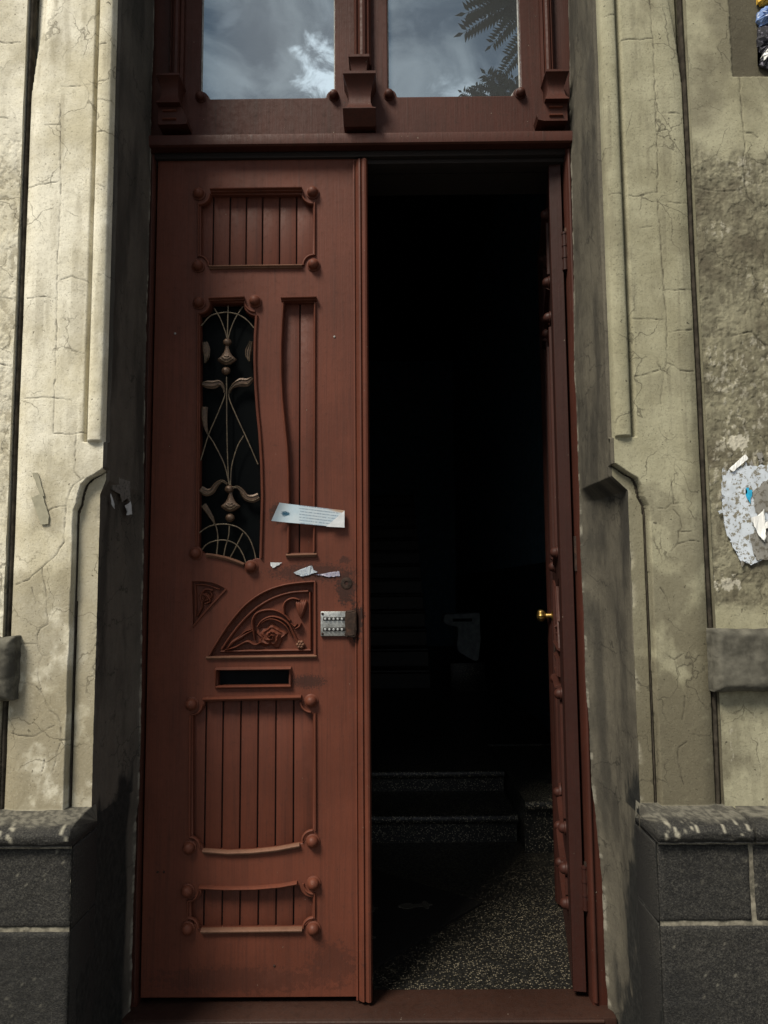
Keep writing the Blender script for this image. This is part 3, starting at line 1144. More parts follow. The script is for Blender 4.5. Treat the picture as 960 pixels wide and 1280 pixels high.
# transom bar: a proud board with a lit top edge over a dark rebate
XBL, XBR = -.705, .565
b = NB()
prof = [(.06, ZT + .004), (-.036, ZT), (-.046, ZT - .004), (-.048, ZT - .010), (-.046, ZB + .004), (-.04, ZB), (.06, ZB)]
loft(b, [[(x, y, z) for y, z in prof] for x in (XBL, XBR)])
done(b, 'transom_bar', M_FRAME, fr, 30)
fbox('rebate_strip', XBL + .012, XBR - .012, -.012, .06, ZB - .020, ZB - .0005, M_DARKWOOD, .004)
fbox('rebate_strip', XBL + .012, XBR - .012, .003, .06, ZB - .034, ZB - .0205, M_DARKWOOD, .002)

# transom sash: rail, stiles, mullion, outer strips
pxw = lambda px: at(px, 60)[0]
xo0, xo1 = pxw(214), pxw(232)           # left fluted strip
xs0 = pxw(251.5)                        # left pane edge
xm0, xm1 = pxw(418.5), pxw(484.5)       # mullion
xs1 = pxw(649.5)
xp0, xp1 = pxw(674), pxw(690)           # right fluted strip
NR = .024                               # radius of the little corner lobes


def pane_hole(x0, x1):
    pts = [(x0, ZH - .10), (x0, ZR + NR * 1.25)]
    for k in range(7):
        a = math.pi / 2 - k / 6 * math.pi / 2
        pts.append((x0 + .002 + NR * math.cos(a) * 1.0, ZR + .002 + NR * math.sin(a) * 1.0))
    pts.append((x0 + NR * 1.25, ZR))
    pts.append((x1 - NR * 1.25, ZR))
    for k in range(7):
        a = math.pi - (math.pi / 2 - 0) - k / 6 * math.pi / 2 + math.pi / 2
        pts.append((x1 - .002 + NR * math.cos(a), ZR + .002 + NR * math.sin(a)))
    pts.append((x1, ZR + NR * 1.25))
    pts.append((x1, ZH - .10))
    return pts


plate('transom_sash', [[(xo1 - .01, ZT + .002), (xp0 + .01, ZT + .002), (xp0 + .01, ZH), (xo1 - .01, ZH)], pane_hole(xs0, xm0), pane_hole(xm1, xs1)], -.006, .05, M_FRAME, fr, .003)
fbox('transom_backing', -.745, .66, .046, .07, ZT, ZH, M_DARKWOOD, 0)
for x0, x1 in ((xs0, xm0), (xm1, xs1)):
    b = NB()
    box(b, x0 - .012, x1 + .012, .012, .018, ZR - .012, ZH - .085)
    done(b, 'window_pane', M_GLASS, fr)
    b = NB()
    ribbon(b, [(p[0], p[1]) for p in pane_hole(x0, x1)], .007, .004, .0115)
    done(b, 'putty_line', M_PUTTY, fr, 40)
    for xx, sg in ((x0, 1), (x1, -1)):
        b = NB()
        c = (xx + sg * .003, -.006, ZR + .004)
        lathe_y(b, c, [(.0165, .002), (.0165, -.003), (.014, -.005), (.0145, -.009), (.0125, -.016), (.007, -.021), (.001, -.0225)], 14)
        done(b, 'boss', M_FRAME, fr, 50)
for xa, xb, z0 in ((xo0, xo1, at(220, 113)[1]), (xp0, xp1, at(682, 109)[1])):
    b = NB()
    w = xb - xa
    prof = [(0, .02), (0, -.022), (.16, -.030), (.24, -.026), (.34, -.034), (.5, -.036), (.66, -.034), (.76, -.026), (.84, -.030), (1, -.022), (1, .02)]
    loft(b, [[(xa + u * w, y, z) for u, y in prof] for z in (z0, ZH)])
    done(b, 'fluted_pilaster', M_FRAME, fr, 25)
xq0, xq1 = pxw(443), pxw(464)
b = NB()
prof = [(0, .0), (0, -.022), (.14, -.032), (.24, -.026), (.36, -.036), (.5, -.038), (.64, -.036), (.76, -.026), (.86, -.032), (1, -.022), (1, .0)]
loft(b, [[(xq0 + u * (xq1 - xq0), y, z) for u, y in prof] for z in (at(450, 88)[1], ZH)])
done(b, 'fluted_mullion', M_FRAME, fr, 25)
fbox('outer_strip', -.745, xo0 - .001, .004, .05, ZT, ZH, None, .003)
fbox('outer_strip', xp1 + .001, .66, .0, .05, ZT, ZH, None, .003)
fbox('frame_head', -.745, .66, -.03, .07, ZH, ZH + .06)


def bracket(name, cx, secs):
    """stack of rectangular sections (py, half width px, proud)"""
    b = NB()
    rings = []
    for py, hw, pr in secs:
        z = at(cx, py)[1]
        xc_ = at(cx, py)[0]
        h = hw * .00229
        rings.append([(xc_ - h, .0, z), (xc_ - h, -pr, z), (xc_ + h, -pr, z), (xc_ + h, .0, z)])
    loft(b, rings)
    return done(b, name, M_FRAME, fr, 35)


bracket('carved_bracket', 449.5, [(85, 13.5, .062), (88, 13.5, .062), (89.5, 12, .056), (95, 10.5, .050), (103, 9.2, .046), (112, 9.8, .050)])
bracket('carved_bracket', 450.5, [(112.5, 21, .088), (115.5, 21, .088), (118, 19.5, .080), (126, 16, .068), (135, 14, .061), (144, 14, .062), (151, 16, .070), (155, 18.5, .082), (157.5, 21, .092), (158.5, 21, .092), (171, 20.5, .062), (172.5, 20, .058)])
for cx, off, wing in ((219, 0, 1), (689.5, -4.5, -1)):
    bracket('carved_bracket', cx, [(113.5 + off, 15, .082), (116 + off, 15, .082), (118 + off, 13, .074), (126 + off, 10.5, .062), (134 + off, 10.5, .060), (141 + off, 12, .066), (147 + off, 15, .078), (148.5 + off, 15, .080)])
    z0, z1 = at(cx, 171 + off)[1], at(cx, 148.8 + off)[1]
    x0 = at(cx, 160)[0]
    h = .034
    b = NB()
    wx = wing * .026
    pts = [(x0 - h, z1), (x0 + h, z1), (x0 + h, z0), (x0 - h, z0)]
    if wing > 0:
        pts = [(x0 - h, z1), (x0 + h, z1), (x0 + h + .018, z0 + .020), (x0 + h + .018, z0 + .004), (x0 + h, z0 + .002), (x0 - h, z0 + .002)]
    else:
        pts = [(x0 - h, z1), (x0 + h, z1), (x0 + h, z0 + .002), (x0 - h, z0 + .002), (x0 - h - .018, z0 + .006), (x0 - h - .022, z0 + .020)]
    loft(b, [[(x, .0, z) for x, z in pts], [(x, -.055, z) for x, z in pts], [(x * 1.0, -.060, z) for x, z in pts]])
    done(b, 'bracket_foot', M_FRAME, fr, 30)
    for py in (154 + off, 164 + off):
        z = at(cx, py)[1]
        b = NB()
        ribbon(b, [(x0 - .02, z), (x0 + .02, z)], .007, .006, -.060, 4)
        done(b, 'bracket_bar', M_MOULD, fr, 40)

# sill: weathered step and lower rail
fbox('sill', -.72, .585, -.075, .075, -.042, -.010, M_SILL, .006)
fbox('sill_board', -.735, .605, -.055, .06, -.098, -.0425, M_SILL, .005)
b = NB()
ribbon(b, [(-.70, -.020), (.55, -.020)], .012, .006, -.073)
done(b, 'sill_bead', M_SILL, fr, 40)
b = NB()
box(b, at(484, 1270)[0], at(505, 1270)[0], -.058, -.05, at(490, 1277)[1] - .0, at(490, 1264)[1], .003)
done(b, 'sill_bolt_plate', M_RUST, fr)
bm = NB()
box(bm, -.72, .60, -.30, .07, GZ - .01, -.0985, .012)
done(bm, 'doorstep_stone', M_BAS, bld)

# ------------------------------------------------------------------ door leaves
leaf = thing('door_leaf', 'closed left leaf of the double door with iron grille and carved panel', 'door', (HX, 0, 0), 'leaves of the double door')
LW = at(462.5, 740)[0] - HX
LH = at(330, 199)[1]
TH = .037


def LPX(pts):
    return [lp(*p) for p in pts]


def corner_hole(x0, x1, ytop, ybot, rt, rb, left=None, right=None, top=None, bot=None):
    """panel opening whose corners are cut by small lobes; optional curved sides given as pixel lists"""
    out = []
    L_ = left or [(x0, ytop + rt), (x0, ybot - rb)]
    R_ = right or [(x1, ybot - rb), (x1, ytop + rt)]
    T_ = top or [(x1 - rt, ytop), (x0 + rt, ytop)]
    B_ = bot or [(x0 + rb, ybot), (x1 - rb, ybot)]

    def lobe(a, b, c, n=5):
        # bulge of the frame from a to b about corner c
        pts = []
        for k in range(1, n):
            t = k / n
            v = np.array(a) * (1 - t) + np.array(b) * t
            d_ = v - np.array(c)
            rad = (np.linalg.norm(np.array(a) - c) * (1 - t) + np.linalg.norm(np.array(b) - c) * t)
            d_ = d_ / np.linalg.norm(d_) * rad
            pts.append(tuple(np.array(c) + d_))
        return pts
    out += L_
    out += lobe(L_[-1], B_[0], (L_[-1][0], B_[0][1]))
    out += B_
    out += lobe(B_[-1], R_[0], (R_[0][0], B_[-1][1]))
    out += R_
    out += lobe(R_[-1], T_[0], (R_[-1][0], T_[0][1]))
    out += T_
    out += lobe(T_[-1], L_[0], (L_[0][0], T_[-1][1]))
    return out


gr_right = [(324, 698), (325, 660), (326, 620), (325, 580), (322.5, 540), (319.5, 510), (317.5, 480), (316.5, 450), (317, 420), (318.5, 395)]
gr_bot = [(254, 691.5), (268, 693.5), (283, 696.5), (296, 701), (305, 705), (310, 706.5)]
c_left = [(356, 378), (354.5, 400), (353, 430), (353, 470), (354.5, 500), (357.5, 530), (360.5, 560), (362, 590), (362.5, 640), (362, 691)]
HOLES = dict(
    top=corner_hole(251, 391, 243, 332, 13, 11),
    grille=corner_hole(250, 318, 378, 692, 14, 4, [(250, 392), (250, 500), (249, 600), (248, 688)], gr_right, [(304, 378), (264, 378)], gr_bot),
    narrow=c_left + [(391, 691), (391.5, 540), (392, 378)],
    bottom=corner_hole(241, 391, 879, 1062, 14, 12, None, [(391, 1048), (391, 893)], [(377, 875), (256, 877)], [(254, 1062), (285, 1064), (315, 1063), (345, 1060), (378, 1054)]),
    low=corner_hole(239, 391, 1114, 1163, 14, 8, [(239, 1128), (239, 1155)], [(390, 1155), (391, 1122)],
                    [(374, 1107), (350, 1111), (320, 1113), (285, 1113.5), (252, 1112)], [(250, 1161), (380, 1160)]),
    slot=[(272, 838), (272, 857), (361, 856), (361, 837)],
)
arcp = spline([(262, 820), (272, 803), (288, 780), (308, 757), (330, 742), (354, 733), (378, 730), (392, 729)], 5)
HOLES['arch'] = arcp + [(392, 818)]
trip = spline([(240, 727), (255, 727.5), (268, 730), (281, 736)], 4)
HOLES['tri'] = trip + spline([(281, 736), (268, 750), (254, 765), (241, 781)], 4)[1:]
outline = [(0.002, .006), (LW - .002, .006), (LW - .002, LH), (0.002, LH)]
plate('door_body', [outline] + [LPX(h) for h in HOLES.values()], 0.0, TH, M_RED, leaf, .0022)


def strip(name, pts, w, h, y0=0.0, m=None, parent=leaf, shape='round', n=4, seg=6, smooth=40, px=True):
    b = NB()
    q = LPX(pts) if px else pts
    ribbon(b, q, w, h, y0, seg, shape)
    return done(b, name, m or M_MOULD, parent, smooth)


def planks(xs, y0, y1, ydepth, th=.010, parent=leaf, gap=.0018):
    for a, b_ in zip(xs[:-1], xs[1:]):
        xa, za = lp(a, (y0 + y1) / 2)
        xb, _ = lp(b_, (y0 + y1) / 2)
        z1 = lp((a + b_) / 2, y0)[1]
        z0 = lp((a + b_) / 2, y1)[1]
        b = NB()
        box(b, xa + gap, xb - gap, ydepth + random.uniform(-.0008, .0008), ydepth + th, z0, z1, .0022, 2)
        done(b, 'plank', M_PLANK, parent, 40)
    x0, x1 = lp(xs[0], y0)[0] - .004, lp(xs[-1], y0)[0] + .004
    b = NB()
    box(b, x0, x1, ydepth + th * .75, ydepth + th + .006, lp(xs[0], y1)[1], lp(xs[0], y0)[1])
    done(b, 'panel_board', M_DARKWOOD, parent)


YD = .017
planks([247, 265, 286, 306.5, 327, 348.5, 370, 396], 238, 338, YD)
planks([347, 374, 397], 372, 696, YD - .003)
planks([236, 255, 276.5, 299, 321, 343.5, 366, 396], 872, 1068, YD)
planks([234, 253, 276, 298.5, 321.5, 344, 366, 396], 1104, 1168, YD)


def boss(px, py, r=7.0):
    x, z = lp(px, py)
    b = NB()
    R = r * .00229
    lathe_y(b, (x, 0, z), [(R * 1.22, .002), (R * 1.22, -.004), (R * 1.02, -.0055), (R * 1.0, -.010), (R * .9, -.015), (R * .68, -.0195), (R * .38, -.0225), (R * .08, -.0235)], 16)
    return done(b, 'boss', M_MOULD, leaf, 55)


for p in [(249, 243), (391, 241.5), (248, 333), (392, 331.5), (249, 379), (319, 377), (245, 691.5), (314, 708.5),
          (240, 880), (389, 876), (237, 1059), (391, 1051), (235, 1113), (392, 1103.5), (235, 1160), (392, 1160)]:
    boss(*p)


def scroll(px, py, sx, sy, r=13):
    """raised lobe round a boss, curling into the panel corner"""
    pts = []
    for k in range(9):
        a = k / 8 * math.pi / 2
        pts.append((px + sx * r * math.cos(a), py + sy * r * math.sin(a)))
    strip('corner_scroll', pts, .0075, .006, 0)


for p in [(249, 243, 1, 1), (391, 242, -1, 1), (248, 333, 1, -1), (392, 332, -1, -1), (249, 379, 1, 1), (319, 377, -1, 1),
          (240, 880, 1, 1), (389, 877, -1, 1), (237, 1059, 1, -1), (391, 1051, -1, -1), (235, 1113, 1, 1), (392, 1104, -1, 1), (235, 1160, 1, -1), (392, 1160, -1, -1)]:
    scroll(*p)

# top panel mouldings
strip('moulding', [(264, 240), (378, 238.5)], .013, .020, 0, shape='ogee')
strip('moulding', [(262, 335), (378, 333.5)], .012, .012, 0, M_PALE, shape='ogee')
strip('moulding', [(248, 255), (248, 322)], .007, .008)
strip('moulding', [(393.5, 254), (393.5, 320)], .007, .008)
# grille opening
strip('moulding', [(262, 375.5), (306, 374)], .013, .018, 0, shape='ogee')
strip('moulding', [(247.5, 392), (247.5, 500), (246.5, 600), (245.5, 683)], .007, .008)
strip('moulding', [(x + 3, y) for x, y in gr_right], .007, .009)
strip('moulding', [(258, 694), (270, 695.5), (284, 698.5), (297, 703), (305, 706.5)], .013, .011, 0, M_PALE, shape='ogee')
# narrow panel
strip('moulding', [(352, 375.5), (396, 374.5)], .013, .020, 0, shape='ogee')
strip('moulding', [(x - 1.5, y) for x, y in c_left], .008, .009)
strip('moulding', [(394, 380), (393.5, 540), (393, 690)], .007, .009)
strip('moulding', [(358, 695), (396, 694)], .012, .012, 0, M_PALE, shape='ogee')
# big planked panel
strip('moulding', [(255, 874), (377, 871.5)], .014, .020, 0, shape='ogee')
strip('moulding', [(254, 1063.5), (285, 1066), (315, 1065), (345, 1062), (375, 1056.5)], .014, .013, 0, M_PALE, shape='ogee')
strip('moulding', [(238, 894), (237, 1046)], .008, .008)
strip('moulding', [(394, 891), (394.5, 1038)], .008, .008)
# low panel
strip('moulding', [(250, 1108.5), (285, 1110), (320, 1109.5), (350, 1107), (372, 1103)], .011, .018, 0, shape='ogee')
strip('moulding', [(252, 1163.5), (378, 1162)], .015, .014, 0, M_PALE, shape='ogee')
strip('moulding', [(235, 1125), (235, 1148)], .006, .007)
strip('moulding', [(393.5, 1116), (393.5, 1147)], .006, .007)
# letter slot
ls = [(270, 836), (270, 859), (364, 858), (364, 835)]
strip('letter_slot_rim', ls + [ls[0]], .010, .012, 0, shape='ogee')
b = NB()
x0, z0 = lp(270, 860)
x1, z1 = lp(364, 834)
box(b, x0, x1, .03, .044, z0, z1)
done(b, 'letter_slot_back', M_GAP, leaf)

# astragal down the meeting edge
xa0, xa1 = lp(443.5, 740)[0], LW
prof = [(0, .004), (0, -.008), (.10, -.010), (.16, -.006), (.24, -.012), (.40, -.018), (.50, -.019), (.58, -.013), (.64, -.018), (.80, -.022), (.92, -.020), (1.0, -.012), (1, .02)]
b = NB()
loft(b, [[(xa0 + u * (xa1 - xa0), y, z) for u, y in prof] for z in (.002, .03, LH - .012)])
b2 = done(b, 'astragal', M_RED, leaf, 24)

# --- iron grille
b = NB()
x0, z0 = lp(240, 718)
x1, z1 = lp(335, 368)
box(b, x0, x1, .034, .040, z0, z1)
done(b, 'grille_pane', M_DGLASS, leaf)
gri = link('iron_grille', None, None, leaf)
gri.empty_display_size = .05
YG = .008


def rod(pts, r=.0020, name='grille_bar', n=8):
    b = NB()
    q = spline(pts, n) if len(pts) > 2 else pts
    tube(b, [(lp(x, y)[0], YG, lp(x, y)[1]) for x, y in q], r, 7)
    return done(b, name, M_ROD, gri, 60)


rod([(251, 406), (262, 394), (275, 390), (285, 389.5), (297, 392), (308, 399), (317, 409)])
rod([(267, 384), (275, 398), (281, 414), (283, 422)])
rod([(284.5, 381), (284, 400), (283.5, 422)])
rod([(303, 382), (294, 396), (288, 410), (284.5, 422)])
rod([(282.5, 470), (283, 540), (284.5, 590), (286.5, 608)])
rod([(276, 482), (280, 488), (279.5, 496), (272, 515), (260, 543), (250, 575)])
rod([(291, 482), (286, 488), (286, 498), (296, 522), (308, 548), (322, 580)])
rod([(259, 542), (268, 556), (280, 581), (286, 606)])
rod([(304, 544), (296, 558), (289, 582), (287.5, 606)])
rod([(248, 666), (260, 658), (275, 655), (288, 656), (300, 661), (311, 673), (318, 692), (319, 704)])
rod([(251, 688), (258, 680), (270, 675.5), (283, 675.5), (295, 681), (303, 693), (307, 704)])
rod([(268.5, 655), (271, 665), (271.5, 676), (270, 693)])
rod([(286, 657), (285, 670), (281, 684), (279, 695)])
rod([(303, 666), (297, 678), (292, 688), (287, 697)])


def gball(px, py, r):
    b = NB()
    x, z = lp(px, py)
    ball(b, (x, YG - .002, z), r * .00229, 1, .8, .9)
    return done(b, 'grille_ball', M_IRON, gri, 60)


gball(283.5, 427, 5.6)
gball(282, 463, 5.8)
gball(286, 611, 5.8)
gball(287, 647, 6.0)


def bell(px, py):
    """tulip-shaped ornament: narrow neck spreading to two pointed tips"""
    b = NB()
    prof = [(-17, 2.2), (-12, 2.8), (-8, 4.2), (-4, 6.6), (-1, 9.6), (1, 12.4), (2.5, 12.0), (5, 9.2), (7.5, 5.4), (8.5, 2.0)]
    rings = []
    for dy, hw in prof:
        x, z = lp(px, py + dy)
        h = hw * .00229
        rings.append([(x + h * math.cos(a), YG + .008 * math.sin(a) * (.4 + hw / 16), z) for a in np.linspace(0, 2 * math.pi, 12, endpoint=False)])
    loft(b, rings)
    o = done(b, 'bell_ornament', M_IRON, gri, 30)
    for k in range(3):
        b = NB()
        ribbon(b, LPX(spline([(px - 9 + 3 * k, py + 1 - 1.5 * k), (px, py + 5.5 - 3.4 * k), (px + 9 - 3 * k, py + 1 - 1.5 * k)], 5)), .0028, .004, YG - .0075 + .0005 * k, 4)
        done(b, 'bell_rib', M_ROD, gri, 40)
    return o


bell(283, 447)
bell(287.5, 631)


def gleaf(path, ws, ribs=2):
    """flat ribbed leaf of sheet iron"""
    b = NB()
    q = spline(path, 5)
    w = np.interp(np.linspace(0, 1, len(q)), np.linspace(0, 1, len(ws)), ws)
    ribbon(b, LPX(q), [float(v) * .00229 for v in w], .0028, YG, 6)
    done(b, 'leaf_ornament', M_IRON, gri, 40)
    qq = LPX(q)
    n = len(qq)
    for k in range(ribs):
        o = (k + .5) / ribs - .5
        pts = []
        for i in range(n):
            a = np.array(qq[max(0, i - 1)])
            c = np.array(qq[min(n - 1, i + 1)])
            t = (c - a) / (np.linalg.norm(c - a) + 1e-9)
            pts.append(tuple(np.array(qq[i]) + np.array([-t[1], t[0]]) * o * w[i] * .00229))
        b = NB()
        ribbon(b, pts, .0022, .0028, YG - .0032, 4)
        done(b, 'leaf_rib', M_ROD, gri, 40)


gleaf([(252, 479), (258, 479.5), (266, 480), (273, 478), (278, 482), (280, 490)], [5, 10, 11, 8, 3.5, 2.5])
gleaf([(315, 472), (308, 477), (300, 477), (293, 480), (288, 485), (285.5, 491)], [5, 11, 11, 7, 3.5, 2.5])
gleaf([(255.5, 427), (257, 436), (257.5, 445), (255.5, 453)], [7, 10, 7, 1.5], 3)
gleaf([(313.5, 426), (310.5, 436), (309.5, 444), (311.5, 451)], [4, 9, 7, 1.5], 3)
gleaf([(255, 508), (254.5, 520), (256, 532), (259, 542)], [8, 7.5, 5.5, 2])
gleaf([(250, 611), (257, 615), (264, 613), (270, 605), (277, 601), (284, 605)], [9, 10, 8, 6, 4, 3])
gleaf([(323, 620), (315, 623), (307, 621), (302, 614), (297, 609), (290, 609)], [9, 10, 8, 6, 4, 3])
gleaf([(253.5, 631), (259, 639), (264, 647), (268, 655)], [7.5, 6.5, 5, 2])

# --- carved quarter-arch panel
cp = link('carved_panel', None, None, leaf)
cp.empty_display_size = .05
b = NB()
x0, z0 = lp(252, 826)
x1, z1 = lp(398, 722)
box(b, x0, x1, .019, .034, z0, z1)
done(b, 'panel_ground', M_RED, cp)


def cst(name, pts, w, h, y0=.019, m=None, seg=6, px=True, shape='round', n=5):
    b = NB()
    q = spline(pts, n) if len(pts) > 2 else pts
    if isinstance(w, (list, tuple)):
        w = [float(v) for v in np.interp(np.linspace(0, 1, len(q)), np.linspace(0, 1, len(w)), w)]
    ribbon(b, LPX(q), w, h, y0, seg, shape)
    return done(b, name, m or M_MOULD, cp, 50)


cst('rim', [(260, 822), (271, 803), (287, 779), (307, 756), (330, 740), (354, 731.5), (378, 728), (394, 727)], .006, .006, 0)
cst('rim', [(258, 822.5), (396, 820.5)], .010, .010, 0, M_PALE, shape='ogee')
cst('rim', [(394, 727), (394.5, 820)], .008, .007, 0)
cst('inner_rim', [(276, 812), (287, 796), (302, 777), (320, 760), (340, 748), (362, 741), (385, 739)], .010, .014, .019)
cst('inner_rim', [(275, 814.5), (388, 813)], .009, .013, .019)
cst('inner_rim', [(387, 740), (387.5, 812)], .008, .012, .019)
for pts, w in [
    ([(318, 800), (316, 788), (315, 776), (320, 767), (330, 763), (343, 763), (354, 768), (362, 776)], [.004, .007, .008, .008, .007, .006, .005]),
    ([(321, 784), (327, 776), (338, 771), (350, 773), (360, 780), (366, 791), (371, 801), (376, 807)], [.005, .007, .007, .006, .006, .005]),
    ([(326, 779), (336, 774), (347, 776), (357, 783), (364, 795)], [.003, .005, .005, .004, .003]),
    ([(355, 768), (354, 758), (358, 751), (366, 748), (374, 750)], [.005, .008, .008, .007, .004]),
    ([(283, 812), (290, 803), (300, 797), (308, 792), (316, 788)], [.003, .010, .012, .006, .004]),
    ([(288, 807), (296, 799), (306, 790), (314, 787)], [.002, .004, .004, .002]),
    ([(300, 806), (309, 802), (318, 806), (326, 803)], [.004, .009, .006, .003]),
    ([(280, 813), (294, 809), (304, 803)], [.002, .007, .004]),
    ([(369, 786), (374, 783), (376, 779)], [.004, .007, .002]),
    ([(363, 779), (368, 783), (371, 780)], [.003, .005, .002]),
]:
    cst('carved_stem', pts, [v * 1.15 for v in w], .0185, .019)
# rose
b = NB()
rx, rz = lp(338, 795)
u = .00229
def blossom(b, cx, cz, R_, y0, hh, seed):
    rr = random.Random(seed)
    rings = []
    for i in range(15):
        q_ = i / 14
        ring = []
        for k in range(44):
            a = 2 * math.pi * k / 44
            rad = R_ * q_ * (1 + .16 * q_ * math.sin(5 * a + .6) + .07 * q_ * math.sin(9 * a))
            ph = (1.05 * a / (2 * math.pi) * 2 + q_ * 2.9) % 1.0
            ridge = (1 - abs(2 * ph - 1)) ** 1.6
            h_ = hh * (.45 * (1 - q_ ** 2) + .55 * ridge * (.45 + .55 * (1 - q_)) * min(1, 6 * (1.0 - q_)) + .12 * (1 - q_))
            ring.append((cx + rad * math.cos(a), y0 - h_, cz + .82 * rad * math.sin(a)))
        rings.append(ring)
    rings[0] = [(cx + (p[0] - cx) * 1e-3 + 1e-5 * math.cos(k), p[1], cz + 1e-5 * math.sin(k)) for k, p in enumerate(rings[1])]
    rings.append([(p[0], y0 + .002, p[2]) for p in rings[-1]])
    loft(b, rings, True, False)


blossom(b, rx, rz, 17.5 * u, .019, .026, 3)
done(b, 'carved_rose', M_MOULD, cp, 60)
b = NB()
bx, bz_ = lp(376, 762)
for k in range(5):
    a = -.5 + .25 * k
    ball(b, (bx + math.sin(a) * 6 * u, .014, bz_ + (.5 * abs(a)) * 2 * u), u, 3.0, 6, 12, 10, 8, Matrix.Rotation(a * .55, 3, 'Y'))
done(b, 'carved_bud', M_MOULD, cp, 60)
b = NB()
x, z = lp(375, 806)
for k in range(6):
    a = k * math.pi / 3
    ball(b, (x + 3.2 * u * math.cos(a), .010, z + 3.2 * u * math.sin(a)), u * 2.4, 1, 2.0, 1, 8, 6)
ball(b, (x, .008, z), u * 2.2, 1, 2.0, 1, 8, 6)
done(b, 'carved_blossom', M_PALE, cp, 60)

# small corner carving
ct = link('corner_carving', None, None, leaf)
ct.empty_display_size = .05
b = NB()
x0, z0 = lp(234, 790)
x1, z1 = lp(288, 722)
box(b, x0, x1, .0135, .0285, z0, z1)
done(b, 'panel_ground', M_RED, ct)
for pts, w, h in [
    ([(243, 731), (244, 745), (244, 770)], .006, .008), ([(244, 731), (258, 731.5), (274, 737)], .005, .008),
    ([(246, 770), (252, 758), (250, 746), (256, 737), (266, 738)], .007, .010), ([(256, 751), (264, 746), (262, 738)], .006, .008), ([(250, 742), (258, 745), (262, 752), (255, 755)], .006, .009),
]:
    b = NB()
    ribbon(b, LPX(spline(pts, 5)), w, h * 1.3, .0135, 6)
    done(b, 'carved_stem', M_MOULD, ct, 50)
b = NB()
x, z = lp(256, 747)
blossom(b, x, z, 8.5 * u, .0135, .013, 4)
done(b, 'carved_rose', M_MOULD, ct, 60)
strip('moulding', [(241, 784), (255, 767), (269, 752), (283, 737)], .006, .006, 0)

# --- push-button lock
lk = link('button_lock', None, None, leaf)
lk.empty_display_size = .04
b = NB()
x0, z0 = lp(401, 795)
x1, z1 = lp(436, 764)
box(b, x0, x1, -.009, .002, z0, z1, .002, 2)
done(b, 'lock_plate', M_STEEL, lk, 40)
for py in (773.5, 786.5):
    b = NB()
    xa, za = lp(404, py)
    xb, _ = lp(432, py)
    box(b, xa, xb, -.0105, -.004, za - .0055, za + .0055, .002, 2)
    done(b, 'button_slot', M_SLOT, lk, 40)
    for k in range(5):
        x, z = lp(407 + 5.2 * k, py)
        b = NB()
        lathe_y(b, (x, -.010, z), [(.0036, .001), (.0036, -.004), (.0028, -.0052), (.0006, -.0055)], 10)
        done(b, 'lock_button', M_BUTTON, lk, 40)
for px, py in ((403.5, 767), (403.5, 792), (432.5, 792.5)):
    x, z = lp(px, py)
    b = NB()
    lathe_y(b, (x, -.009, z), [(.0038, .001), (.0038, -.001), (.0025, -.0025), (.0005, -.003)], 10)
    done(b, 'screw', M_RUST, lk, 40)
b = NB()
x0, z0 = lp(432, 796)
x1, z1 = lp(446, 763)
box(b, x0, x1, -.024, .002, z0, z1, .006, 2)
bmesh.ops.subdivide_edges(b, edges=b.edges[:], cuts=2, use_grid_fill=True)
for v in b.verts:
    v.co += Vector((random.uniform(-1, 1), random.uniform(-1, 1), random.uniform(-1, 1))) * .0012
done(b, 'latch_case', M_RUST, lk, 20)
b = NB()
x, z = lp(433, 729)
lathe_y(b, (x, 0, z), [(.017, .002), (.0165, -.0015), (.014, -.0025), (.006, -.002), (.005, .001)], 16)
done(b, 'keyhole_plate', M_RUST, leaf, 40)
for z in (.30, 1.2, 2.12):
    b = NB()
    tube(b, [(-.002, .0465, z - .05), (-.002, .0465, z + .05)], .007, 10)
    done(b, 'hinge', M_RUST, leaf, 60)
# bent staple marks, nail heads
for px, py in ((219, 417), (418, 421), (343, 1207), (197, 1090), (205, 1090)):
    x, z = lp(px, py)
    b = NB()
    lathe_y(b, (x, 0, z), [(.0032, .001), (.003, -.002), (.0008, -.003)], 8)
    done(b, 'nail_head', M_PUTTY if py < 500 else M_RUST, leaf, 40)

# ---- right leaf: the same joinery, mirrored and swung inwards
SKIP = ('button_lock', 'keyhole_plate', 'letter_slot_back', 'nail_head', 'door_body')


DARKER = {}


def shaded_copy(m):
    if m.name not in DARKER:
        k = {M_RED: M_RED_SHADE, M_MOULD: M_MOULD_SHADE, M_PLANK: M_RED_SHADE, M_PALE: M_MOULD_SHADE}.get(m, m)
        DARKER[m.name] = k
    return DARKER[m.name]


def copy_tree(o, parent):
    c = o.copy()
    if c.type == 'MESH' and c.material_slots:
        c.material_slots[0].link = 'OBJECT'
        c.material_slots[0].material = shaded_copy(o.material_slots[0].material)
    C.objects.link(c)
    c.parent = parent
    for ch in o.children:
        copy_tree(ch, c)
    return c


